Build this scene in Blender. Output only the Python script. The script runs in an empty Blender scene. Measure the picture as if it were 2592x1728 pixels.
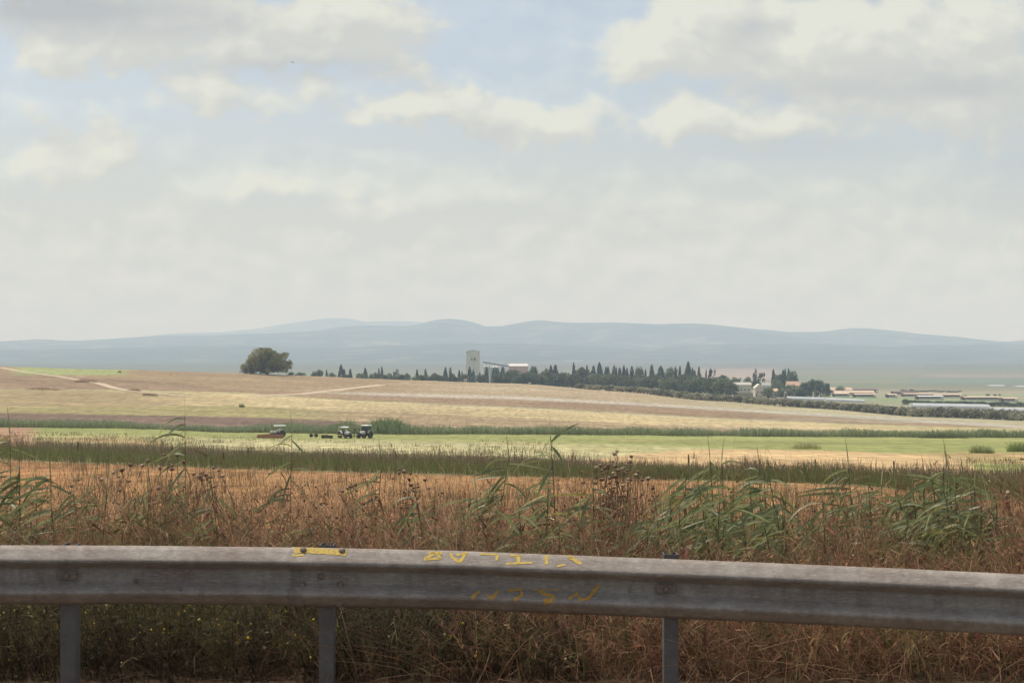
import bpy, math, random
import numpy as np
from mathutils import Vector

R = math.radians
S = bpy.context.scene
COL = S.collection
F = 3600.0            # focal length in pixels of the 2592 px wide photograph
CX, HY = 1296.0, 880.0
E = 1.86              # eye height above the road

# ------------------------------------------------------------------ camera
cam_d = bpy.data.cameras.new('camera')
cam_d.sensor_width = 36.0
cam_d.lens = 50.0
cam_d.clip_start = 0.1
cam_d.clip_end = 60000
cam = bpy.data.objects.new('camera', cam_d)
COL.objects.link(cam)
cam.location = (0, 0, E)
cam.rotation_euler = (R(90 + 0.2546), 0, 0)
S.camera = cam

# ------------------------------------------------------------------ exposure
S.view_settings.view_transform = 'Standard'
S.view_settings.look = 'None'
S.view_settings.exposure = 0.0
S.view_settings.gamma = 1.0
S.view_settings.use_curve_mapping = False
S.render.engine = 'CYCLES'
S.cycles.use_denoising = True
S.cycles.max_bounces = 6
S.cycles.volume_max_steps = 256
S.cycles.volume_bounces = 3
S.cycles.transparent_max_bounces = 12

# ------------------------------------------------------------------ sun
SUN_EL, SUN_AZ = 65.0, -55.0      # azimuth measured from +Y (view direction) towards +X
sun_d = bpy.data.lights.new('sun', 'SUN')
sun_d.energy = 3.6
sun_d.angle = R(0.53)
sun_d.color = (1.0, 0.945, 0.86)
sun = bpy.data.objects.new('sun', sun_d)
COL.objects.link(sun)
SDIR = Vector((math.cos(R(SUN_EL)) * math.sin(R(SUN_AZ)), math.cos(R(SUN_EL)) * math.cos(R(SUN_AZ)), math.sin(R(SUN_EL))))
sun.rotation_euler = SDIR.to_track_quat('Z', 'Y').to_euler()

# ------------------------------------------------------------------ world: sky texture and clouds by direction
W = bpy.data.worlds.new('World')
S.world = W
W.use_nodes = True
wt = W.node_tree
wn, wl = wt.nodes, wt.links
wn.clear()

CLOUDS = [  # px, py, rx, ry, weight   (a cloud's bearing and height above the horizon)
    (1610, 135, 115, 75, .9), (1720, 60, 110, 85, .9), (1880, 40, 150, 70, .7), (1850, 160, 160, 70, .75),
    (2150, 60, 130, 95, 1.0), (2110, 150, 160, 80, .8), (2330, 110, 220, 110, .9), (2560, 60, 160, 130, .8),
    (2300, 250, 330, 60, .55), (2560, 340, 230, 120, .7), (2050, 330, 260, 70, .55),
    (1060, 245, 70, 45, .75), (1180, 265, 95, 50, .85), (960, 285, 120, 45, .55), (1260, 310, 80, 40, .6),
    (1400, 320, 90, 60, .8), (1500, 290, 70, 55, .8), (1340, 350, 90, 60, .7), (1690, 310, 85, 40, .9), (1770, 290, 70, 40, .7), (1900, 330, 130, 45, .6),
    (300, 375, 75, 55, .85), (210, 410, 120, 60, .7), (60, 430, 140, 60, .7), (180, 300, 130, 60, .5), (20, 270, 70, 40, .5),
    (635, 440, 60, 36, .8), (745, 455, 80, 38, .8), (540, 470, 90, 45, .6), (860, 510, 70, 30, .4), (950, 520, 90, 40, .55), (1150, 480, 220, 60, .5),
    (180, 20, 320, 55, .9), (480, 50, 300, 60, .85), (820, 60, 150, 60, .9), (980, 50, 160, 70, .8), (600, 140, 330, 45, .75), (230, 140, 160, 55, .7), (80, 120, 90, 40, .5),
    (500, 230, 130, 45, .75), (700, 260, 240, 45, .6), (900, 170, 220, 40, .55),
]
DARK = [(300, 30, 420, 55, 1.0), (60, 0, 200, 60, .6), (760, 170, 260, 30, .7), (1910, 90, 50, 70, .6), (2330, 210, 260, 35, .5), (2050, 240, 240, 30, .4), (2500, 240, 160, 40, .5), (180, 350, 150, 40, .4), (2000, 370, 260, 35, .5), (2580, 420, 150, 120, .5), (1230, 330, 60, 40, .4)]

def nn(tree, typ, **kw):
    n = tree.nodes.new(typ)
    for k, v in kw.items():
        setattr(n, k, v)
    return n

def mth(tree, op, a, b=None, c=None, clamp=False):
    n = nn(tree, 'ShaderNodeMath', operation=op, use_clamp=clamp)
    for i, v in enumerate((a, b, c)):
        if v is None:
            continue
        if isinstance(v, (int, float)):
            n.inputs[i].default_value = v
        else:
            tree.links.new(v, n.inputs[i])
    return n.outputs[0]

def blob_sum(tree, vec, blobs):
    tot = None
    for (px, py, rx, ry, w) in blobs:
        a = nn(tree, 'ShaderNodeVectorMath', operation='SUBTRACT')
        tree.links.new(vec, a.inputs[0])
        a.inputs[1].default_value = ((px - CX) / F, (HY - py) / F, 0)
        m = nn(tree, 'ShaderNodeVectorMath', operation='MULTIPLY')
        tree.links.new(a.outputs[0], m.inputs[0])
        m.inputs[1].default_value = (F / rx, F / ry, 0)
        d = nn(tree, 'ShaderNodeVectorMath', operation='DOT_PRODUCT')
        tree.links.new(m.outputs[0], d.inputs[0])
        tree.links.new(m.outputs[0], d.inputs[1])
        e = mth(tree, 'POWER', 0.42, d.outputs['Value'])
        tot = mth(tree, 'MULTIPLY', e, w) if tot is None else mth(tree, 'MULTIPLY_ADD', e, w, tot)
    return tot

grp = bpy.data.node_groups.new('cloud_density', 'ShaderNodeTree')
grp.interface.new_socket('Vector', in_out='INPUT', socket_type='NodeSocketVector')
grp.interface.new_socket('Density', in_out='OUTPUT', socket_type='NodeSocketFloat')
gi, go = grp.nodes.new('NodeGroupInput'), grp.nodes.new('NodeGroupOutput')
nw = nn(grp, 'ShaderNodeTexNoise')
nw.inputs['Scale'].default_value = 26
nw.inputs['Detail'].default_value = 3
grp.links.new(gi.outputs[0], nw.inputs['Vector'])
wsub = nn(grp, 'ShaderNodeVectorMath', operation='SUBTRACT')
grp.links.new(nw.outputs['Color'], wsub.inputs[0])
wsub.inputs[1].default_value = (.5, .5, .5)
wmad = nn(grp, 'ShaderNodeVectorMath', operation='MULTIPLY_ADD')
grp.links.new(wsub.outputs[0], wmad.inputs[0])
wmad.inputs[1].default_value = (.06, .045, 0)
grp.links.new(gi.outputs[0], wmad.inputs[2])
bs = blob_sum(grp, wmad.outputs[0], CLOUDS)
bs = mth(grp, 'MINIMUM', bs, 1.5)
st = nn(grp, 'ShaderNodeVectorMath', operation='MULTIPLY')
grp.links.new(gi.outputs[0], st.inputs[0])
st.inputs[1].default_value = (1, 1.5, 1)
n1 = nn(grp, 'ShaderNodeTexNoise')
n1.inputs['Scale'].default_value = 30
n1.inputs['Detail'].default_value = 7
n1.inputs['Roughness'].default_value = .56
grp.links.new(st.outputs[0], n1.inputs['Vector'])
sv = nn(grp, 'ShaderNodeSeparateXYZ')
grp.links.new(gi.outputs[0], sv.inputs[0])
calm = nn(grp, 'ShaderNodeMapRange', interpolation_type='SMOOTHSTEP')
grp.links.new(sv.outputs['Y'], calm.inputs['Value'])
for k_, v_ in (('From Min', .05), ('From Max', .16), ('To Min', .35), ('To Max', 1.25)):
    calm.inputs[k_].default_value = v_
f1 = mth(grp, 'MULTIPLY', mth(grp, 'SUBTRACT', n1.outputs['Fac'], 0.5), calm.outputs[0])
dens = mth(grp, 'ADD', bs, f1)
vo = nn(grp, 'ShaderNodeTexVoronoi', feature='F1', voronoi_dimensions='2D')
vo.inputs['Scale'].default_value = 42
wv = nn(grp, 'ShaderNodeVectorMath', operation='MULTIPLY_ADD')
grp.links.new(n1.outputs['Color'], wv.inputs[0])
wv.inputs[1].default_value = (.05, .05, 0)
grp.links.new(st.outputs[0], wv.inputs[2])
grp.links.new(wv.outputs[0], vo.inputs['Vector'])
dens = mth(grp, 'ADD', dens, mth(grp, 'MULTIPLY_ADD', vo.outputs['Distance'], -.34, .13))
grp.links.new(dens, go.inputs[0])

tc = nn(wt, 'ShaderNodeTexCoord')
sep = nn(wt, 'ShaderNodeSeparateXYZ')
wl.new(tc.outputs['Generated'], sep.inputs[0])
yy = mth(wt, 'MAXIMUM', sep.outputs['Y'], 0.12)
cu = mth(wt, 'DIVIDE', sep.outputs['X'], yy)
cv = mth(wt, 'DIVIDE', sep.outputs['Z'], yy)
cmb = nn(wt, 'ShaderNodeCombineXYZ')
wl.new(cu, cmb.inputs[0])
wl.new(cv, cmb.inputs[1])
off = nn(wt, 'ShaderNodeVectorMath', operation='ADD')
wl.new(cmb.outputs[0], off.inputs[0])
off.inputs[1].default_value = (-0.010, 0.013, 0)
g1 = nn(wt, 'ShaderNodeGroup', node_tree=grp)
g2 = nn(wt, 'ShaderNodeGroup', node_tree=grp)
wl.new(cmb.outputs[0], g1.inputs[0])
wl.new(off.outputs[0], g2.inputs[0])
cov = nn(wt, 'ShaderNodeMapRange', interpolation_type='SMOOTHSTEP')
wl.new(g1.outputs[0], cov.inputs['Value'])
cov.inputs['From Min'].default_value = -0.02
cov.inputs['From Max'].default_value = 0.90
dif = mth(wt, 'SUBTRACT', g1.outputs[0], g2.outputs[0])
lit = mth(wt, 'MAXIMUM', mth(wt, 'MULTIPLY_ADD', dif, 0.8, 0.66), 0.48)
dk = blob_sum(wt, cmb.outputs[0], DARK)
lit = mth(wt, 'MULTIPLY', lit, mth(wt, 'SUBTRACT', 1.0, mth(wt, 'MULTIPLY', dk, 0.85, clamp=True)))
lit = mth(wt, 'ADD', lit, 0.0, clamp=True)
ccol = nn(wt, 'ShaderNodeMix', data_type='RGBA')
wl.new(lit, ccol.inputs['Factor'])
ccol.inputs['A'].default_value = (3.15, 3.22, 3.22, 1)
ccol.inputs['B'].default_value = (5.25, 5.25, 4.55, 1)
sky = nn(wt, 'ShaderNodeTexSky', sky_type='NISHITA', sun_disc=False)
sky.sun_elevation = R(SUN_EL)
sky.sun_rotation = R(SUN_AZ)
sky.air_density = 1.0
sky.dust_density = 3.0
sky.ozone_density = 1.0
mixw = nn(wt, 'ShaderNodeMix', data_type='RGBA')
bk = nn(wt, 'ShaderNodeMapRange', interpolation_type='SMOOTHSTEP')
wl.new(sep.outputs['Y'], bk.inputs['Value'])
for k_, v_ in (('From Min', .3), ('From Max', -.2), ('To Min', 0.0), ('To Max', .35)):
    bk.inputs[k_].default_value = v_
veil = nn(wt, 'ShaderNodeMapRange', interpolation_type='SMOOTHSTEP')
wl.new(cv, veil.inputs['Value'])
for k_, v_ in (('From Min', .20), ('From Max', .05), ('To Min', .36), ('To Max', .93)):
    veil.inputs[k_].default_value = v_
cvr = mth(wt, 'MAXIMUM', mth(wt, 'MULTIPLY', cov.outputs[0], 0.93), veil.outputs[0])
wl.new(mth(wt, 'MAXIMUM', cvr, bk.outputs[0]), mixw.inputs['Factor'])
wl.new(sky.outputs[0], mixw.inputs['A'])
wl.new(ccol.outputs['Result'], mixw.inputs['B'])
bg = nn(wt, 'ShaderNodeBackground')
bg.inputs['Strength'].default_value = 0.15
wl.new(mixw.outputs['Result'], bg.inputs['Color'])
wo = nn(wt, 'ShaderNodeOutputWorld')
wl.new(bg.outputs[0], wo.inputs['Surface'])

# ================================================================== helpers
def tag(o, label=None, cat=None, group=None, kind=None):
    if label: o['label'] = label
    if cat: o['category'] = cat
    if group: o['group'] = group
    if kind: o['kind'] = kind
    return o

def thing(name, label, cat, loc=(0, 0, 0), group=None, rz=0.0, kind=None):
    o = bpy.data.objects.new(name, None)
    o.empty_display_size = 0.2
    COL.objects.link(o)
    o.location = loc
    o.rotation_euler = (0, 0, rz)
    return tag(o, label, cat, group, kind)

def mesh_np(name, V, Fc, col=None, smooth=False):
    V = np.asarray(V, dtype=np.float32)
    me = bpy.data.meshes.new(name)
    if isinstance(Fc, np.ndarray):
        n, k = Fc.shape
        me.vertices.add(len(V))
        me.vertices.foreach_set('co', V.ravel())
        me.loops.add(n * k)
        me.loops.foreach_set('vertex_index', Fc.astype(np.int32).ravel())
        me.polygons.add(n)
        me.polygons.foreach_set('loop_start', np.arange(0, n * k, k, dtype=np.int32))
        me.update(calc_edges=True)
    else:
        me.from_pydata([tuple(map(float, v)) for v in V], [], [tuple(map(int, f)) for f in Fc])
    if col is not None:
        a = me.color_attributes.new('tint', 'FLOAT_COLOR', 'POINT')
        c4 = np.ones((len(V), 4), dtype=np.float32)
        c4[:, :3] = col
        a.data.foreach_set('color', c4.ravel())
    if smooth:
        me.polygons.foreach_set('use_smooth', np.ones(len(me.polygons), dtype=bool))
    me.validate()
    return me

def mk(name, V, Fc, mat, parent=None, col=None, smooth=False, loc=None):
    me = mesh_np(name, V, Fc, col, smooth)
    if mat: me.materials.append(mat)
    o = bpy.data.objects.new(name, me)
    COL.objects.link(o)
    if parent is not None: o.parent = parent
    if loc is not None: o.location = loc
    return o

class MB:
    """collects boxes, tubes and prisms into one mesh"""
    def __init__(self): self.V, self.F = [], []
    def add(self, vs, fs):
        b = len(self.V)
        self.V += [tuple(v) for v in vs]
        self.F += [tuple(i + b for i in f) for f in fs]
        return self
    def box(self, c, s, rz=0.0, bev=0.0):
        x, y, z = s[0] / 2, s[1] / 2, s[2] / 2
        if bev <= 0:
            vs = [(-x, -y, -z), (x, -y, -z), (x, y, -z), (-x, y, -z), (-x, -y, z), (x, -y, z), (x, y, z), (-x, y, z)]
            fs = [(0, 3, 2, 1), (4, 5, 6, 7), (0, 1, 5, 4), (1, 2, 6, 5), (2, 3, 7, 6), (3, 0, 4, 7)]
        else:
            b = bev
            prof = lambda zz, i: [(-x + i, -y + i, zz), (x - i, -y + i, zz), (x - i, y - i, zz), (-x + i, y - i, zz)]
            vs = prof(-z, b) + prof(-z + b, 0) + prof(z - b, 0) + prof(z, b)
            fs = [(3, 2, 1, 0), (12, 13, 14, 15)]
            for k in range(3):
                for j in range(4):
                    a = k * 4 + j
                    d = k * 4 + (j + 1) % 4
                    fs.append((a, d, d + 4, a + 4))
        ca, sa = math.cos(rz), math.sin(rz)
        vs = [(c[0] + v[0] * ca - v[1] * sa, c[1] + v[0] * sa + v[1] * ca, c[2] + v[2]) for v in vs]
        return self.add(vs, fs)
    def tube(self, p0, p1, r0, r1=None, n=8, cap=True):
        r1 = r0 if r1 is None else r1
        p0, p1 = Vector(p0), Vector(p1)
        d = (p1 - p0).normalized()
        a = d.orthogonal().normalized()
        b = d.cross(a)
        vs, fs = [], []
        for p, r in ((p0, r0), (p1, r1)):
            for k in range(n):
                t = 2 * math.pi * k / n
                vs.append(p + a * (r * math.cos(t)) + b * (r * math.sin(t)))
        for k in range(n):
            fs.append((k, (k + 1) % n, n + (k + 1) % n, n + k))
        if cap:
            fs.append(tuple(range(n - 1, -1, -1)))
            fs.append(tuple(range(n, 2 * n)))
        return self.add(vs, fs)
    def lathe(self, c, prof, axis='z', n=16):
        vs, fs = [], []
        for (r, h) in prof:
            for k in range(n):
                t = 2 * math.pi * k / n
                a, b = r * math.cos(t), r * math.sin(t)
                v = (a, b, h) if axis == 'z' else ((a, h, b) if axis == 'y' else (h, a, b))
                vs.append((c[0] + v[0], c[1] + v[1], c[2] + v[2]))
        m = len(prof)
        for i in range(m - 1):
            for k in range(n):
                fs.append((i * n + k, i * n + (k + 1) % n, (i + 1) * n + (k + 1) % n, (i + 1) * n + k))
        if prof[0][0] > 1e-4: fs.append(tuple(range(n - 1, -1, -1)))
        if prof[-1][0] > 1e-4: fs.append(tuple(range((m - 1) * n, m * n)))
        return self.add(vs, fs)
    def prism(self, pts, axis, a0, a1):
        """polygon extruded along axis; pts are the two other coordinates in order"""
        n = len(pts)
        def put(p, a):
            if axis == 'x': return (a, p[0], p[1])
            if axis == 'y': return (p[0], a, p[1])
            return (p[0], p[1], a)
        vs = [put(p, a0) for p in pts] + [put(p, a1) for p in pts]
        fs = [tuple(range(n - 1, -1, -1)), tuple(range(n, 2 * n))]
        fs += [(k, (k + 1) % n, n + (k + 1) % n, n + k) for k in range(n)]
        return self.add(vs, fs)
    def build(self, name, mat, parent=None, smooth=False, loc=None):
        return mk(name, self.V, self.F, mat, parent, None, smooth, loc)

def copy_tree(o, parent=None):
    c = o.copy()
    COL.objects.link(c)
    c.parent = parent
    for ch in list(o.children):
        copy_tree(ch, c)
    return c

# ------------------------------------------------------------------ materials
def pmat(name, color, rough=0.7, metal=0.0, noise=0.0, nscale=5.0, bump=0.0, bscale=40.0, color2=None, spec=0.3):
    m = bpy.data.materials.new(name)
    m.use_nodes = True
    t = m.node_tree
    p = t.nodes['Principled BSDF']
    p.inputs['Roughness'].default_value = rough
    p.inputs['Metallic'].default_value = metal
    p.inputs['Specular IOR Level'].default_value = spec
    tcn = nn(t, 'ShaderNodeTexCoord')
    ns = nn(t, 'ShaderNodeTexNoise')
    ns.inputs['Scale'].default_value = nscale
    ns.inputs['Detail'].default_value = 6
    ns.inputs['Roughness'].default_value = .65
    t.links.new(tcn.outputs['Object'], ns.inputs['Vector'])
    mx = nn(t, 'ShaderNodeMix', data_type='RGBA')
    fr = nn(t, 'ShaderNodeMapRange')
    t.links.new(ns.outputs['Fac'], fr.inputs['Value'])
    fr.inputs['From Min'].default_value = .3
    fr.inputs['From Max'].default_value = .7
    t.links.new(fr.outputs[0], mx.inputs['Factor'])
    c2 = color2 or tuple(min(1, c * (1 + noise)) for c in color)
    c1 = color if color2 else tuple(c * (1 - noise) for c in color)
    mx.inputs['A'].default_value = (*c1, 1)
    mx.inputs['B'].default_value = (*c2, 1)
    t.links.new(mx.outputs['Result'], p.inputs['Base Color'])
    if bump > 0:
        nb = nn(t, 'ShaderNodeTexNoise')
        nb.inputs['Scale'].default_value = bscale
        nb.inputs['Detail'].default_value = 5
        t.links.new(tcn.outputs['Object'], nb.inputs['Vector'])
        bp = nn(t, 'ShaderNodeBump')
        bp.inputs['Strength'].default_value = bump
        bp.inputs['Distance'].default_value = 0.02
        t.links.new(nb.outputs['Fac'], bp.inputs['Height'])
        t.links.new(bp.outputs[0], p.inputs['Normal'])
    return m

def veg_mat(name, rough=0.6, trans=0.3, spec=0.25, nscale=0.0, vary=0.0):
    """leaf and stalk material: the plant's own colour per vertex, light coming through thin leaves"""
    m = bpy.data.materials.new(name)
    m.use_nodes = True
    t = m.node_tree
    p = t.nodes['Principled BSDF']
    out = t.nodes['Material Output']
    at = nn(t, 'ShaderNodeAttribute', attribute_name='tint')
    p.inputs['Roughness'].default_value = rough
    p.inputs['Specular IOR Level'].default_value = spec
    tcn = nn(t, 'ShaderNodeTexCoord')
    ns = nn(t, 'ShaderNodeTexNoise')
    ns.inputs['Scale'].default_value = nscale or 12
    ns.inputs['Detail'].default_value = 3
    t.links.new(tcn.outputs['Object'], ns.inputs['Vector'])
    mul = nn(t, 'ShaderNodeMix', data_type='RGBA', blend_type='MULTIPLY')
    mul.inputs['Factor'].default_value = 1
    fr = nn(t, 'ShaderNodeMapRange')
    t.links.new(ns.outputs['Fac'], fr.inputs['Value'])
    fr.inputs['From Min'].default_value = .3
    fr.inputs['From Max'].default_value = .7
    fr.inputs['To Min'].default_value = .75
    fr.inputs['To Max'].default_value = 1.25
    t.links.new(at.outputs['Color'], mul.inputs['A'])
    t.links.new(fr.outputs[0], mul.inputs['B'])
    oi = nn(t, 'ShaderNodeObjectInfo')
    fo = nn(t, 'ShaderNodeMapRange')
    t.links.new(oi.outputs['Random'], fo.inputs['Value'])
    fo.inputs['To Min'].default_value = 1 - vary
    fo.inputs['To Max'].default_value = 1 + vary
    mu2 = nn(t, 'ShaderNodeMix', data_type='RGBA', blend_type='MULTIPLY')
    mu2.inputs['Factor'].default_value = 1
    t.links.new(mul.outputs['Result'], mu2.inputs['A'])
    t.links.new(fo.outputs[0], mu2.inputs['B'])
    mul = mu2
    t.links.new(mul.outputs['Result'], p.inputs['Base Color'])
    tr = nn(t, 'ShaderNodeBsdfTranslucent')
    t.links.new(mul.outputs['Result'], tr.inputs['Color'])
    mx = nn(t, 'ShaderNodeMixShader')
    mx.inputs[0].default_value = trans
    t.links.new(p.outputs[0], mx.inputs[1])
    t.links.new(tr.outputs[0], mx.inputs[2])
    t.links.new(mx.outputs[0], out.inputs['Surface'])
    return m

M_veg = veg_mat('dry_plants', .75, .38, .15)
M_leaf = veg_mat('reed_leaves', .42, .42, .4, 20)
M_tree = veg_mat('tree_leaves', .7, .28, .2, .35, .38)
M_trunk = pmat('bark', (.10, .075, .055), .9, noise=.4, nscale=8, bump=.6)

# ================================================================== terrain
C2 = np.array([-800, 0, 300, 600, 800, 1060, 1300, 1560, 1800, 2060, 2300, 2592, 3400], float)
B3 = np.array([1079, 1081, 1084, 1094, 1097, 1098.5, 1099, 1101, 1103, 1105, 1106, 1107, 1110], float)
CREST = np.array([905, 926, 934, 943, 951, 962, 970, 990, 1015, 1033, 1054, 1065, 1085], float)
YC = np.array([680, 700, 720, 740, 750, 765, 780, 760, 720, 680, 620, 570, 540], float)
P1000 = np.array([960, 962, 964, 968, 972, 975, 978, 984, 996, 1008, 1016, 1022, 1030], float)
Z1400 = np.array([-50, -50, -50, -49, -48, -46, -45, -45, -45, -45, -45, -46, -46], float)
YG = np.concatenate([np.linspace(-400, 5, 20), np.exp(np.linspace(math.log(5.2), math.log(20000), 1400))])
ZG = np.zeros((len(YG), len(C2)))
zrel = lambda py, y: -(py - HY) / F * y
for j in range(len(C2)):
    k = [(-400, -1.86), (9.6, -1.86), (12, -2.5), (16, -3.6), (30, -4.6), (50, -5.8), (70, -6.9)]
    for y, d in ((100, 89), (130, 59), (200, 23), (260, 9.5), (320, 0)):
        k.append((y, zrel(B3[j] + d, y)))
    z340 = zrel(B3[j] - 6, 340)
    zc = zrel(CREST[j], YC[j])
    k.append((340, z340))
    for t in (.25, .5, .75):
        y = 340 + (YC[j] - 340) * t
        k.append((y, z340 + (zc - z340) * t + .035 * abs(zc - z340) * math.sin(t * math.pi)))
    k.append((YC[j], zc))
    k += [(1000, zrel(P1000[j], 1000)), (1400, Z1400[j]), (2500, -58), (4000, -60), (20000, -60)]
    ky, kz = zip(*k)
    z = np.interp(YG, ky, kz)
    ker = np.array([1, 2, 3, 2, 1], float); ker /= ker.sum()
    zs = np.convolve(np.pad(z, 2, mode='edge'), ker, mode='valid')
    ZG[:, j] = np.where(YG > 20, zs, z)
LG = np.arange(len(YG))

def gz(x, y):
    """ground height (world z) at world x, y"""
    x = np.asarray(x, float); y = np.asarray(y, float)
    x, y = np.broadcast_arrays(x, y)
    fi = np.interp(y, YG, LG)
    i0 = np.clip(fi.astype(int), 0, len(YG) - 2)
    fy = fi - i0
    px = np.clip(CX + F * x / np.maximum(y, 60.0), C2[0], C2[-1])
    fj = np.interp(px, C2, np.arange(len(C2)))
    j0 = np.clip(fj.astype(int), 0, len(C2) - 2)
    fx = fj - j0
    # smooth across columns
    fx = fx * fx * (3 - 2 * fx) * .5 + fx * .5
    z = (ZG[i0, j0] * (1 - fy) + ZG[i0 + 1, j0] * fy) * (1 - fx) + (ZG[i0, j0 + 1] * (1 - fy) + ZG[i0 + 1, j0 + 1] * fy) * fx
    return z + E

def gz1(x, y): return float(gz(x, y))
def X(px, y): return (px - CX) / F * y
def Z(py, y): return E - (py - HY) / F * y
YS = np.exp(np.linspace(math.log(18), math.log(6000), 3000))
def depth_at(px, py, far=False):
    """distance at which the ground is met along a bearing (the first, or the last beyond the crest)"""
    z = gz((px - CX) / F * YS, YS)
    p = HY + (E - z) * F / YS
    if far:
        m = YS > 780
        ys, pp = YS[m], p[m]
        i = np.argmin(np.abs(pp - py))
        return float(ys[i])
    idx = np.nonzero(p <= py)[0]
    return float(YS[idx[0]]) if len(idx) else 760.0

def fbm2(x, y, seed, octs=4, f0=1.0):
    """cheap smooth value noise, -1..1"""
    rs = np.random.RandomState(seed)
    tot = np.zeros(np.broadcast(x, y).shape); amp = 1.0; n = 0
    for o in range(octs):
        tb = rs.rand(64, 64)
        f = f0 * 2 ** o
        xx, yyv = x * f + 13.7 * o, y * f + 7.1 * o
        xi, yi = np.floor(xx).astype(int), np.floor(yyv).astype(int)
        tx, ty = xx - xi, yyv - yi
        tx, ty = tx * tx * (3 - 2 * tx), ty * ty * (3 - 2 * ty)
        g = lambda a, b: tb[a % 64, b % 64]
        v = (g(xi, yi) * (1 - tx) + g(xi + 1, yi) * tx) * (1 - ty) + (g(xi, yi + 1) * (1 - tx) + g(xi + 1, yi + 1) * tx) * ty
        tot += (v * 2 - 1) * amp; n += amp; amp *= .5
    return tot / n

CC = np.array([0, 300, 600, 900, 1300, 1700, 2150, 2592], float)
def line(px, vals): return np.interp(px, CC, vals)
L_ochre = [1164, 1176, 1187, 1195, 1206, 1213, 1227, 1272]
L_band = [1112, 1122, 1137, 1147, 1154, 1180, 1194, 1200]
L_green = [1098, 1100, 1110, 1114, 1120, 1130, 1150, 1160]
L_a = [1044, 1050, 1055, 1066, 1080, 1090, 1098, 1103]
L_b = [1030, 1030, 1026, 1042, 1057, 1075, 1090, 1100]
L_c = [985, 988, 995, 1014, 1031, 1053, 1074, 1086]
L_d = [950, 958, 985, 1000, 1010, 1031, 1058, 1084]
def sm(a, lo, hi):
    t = np.clip((a - lo) / (hi - lo), 0, 1)
    return t * t * (3 - 2 * t)
def lerp(a, b, t):
    return np.asarray(a) * (1 - t[..., None]) + np.asarray(b) * t[..., None]

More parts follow.
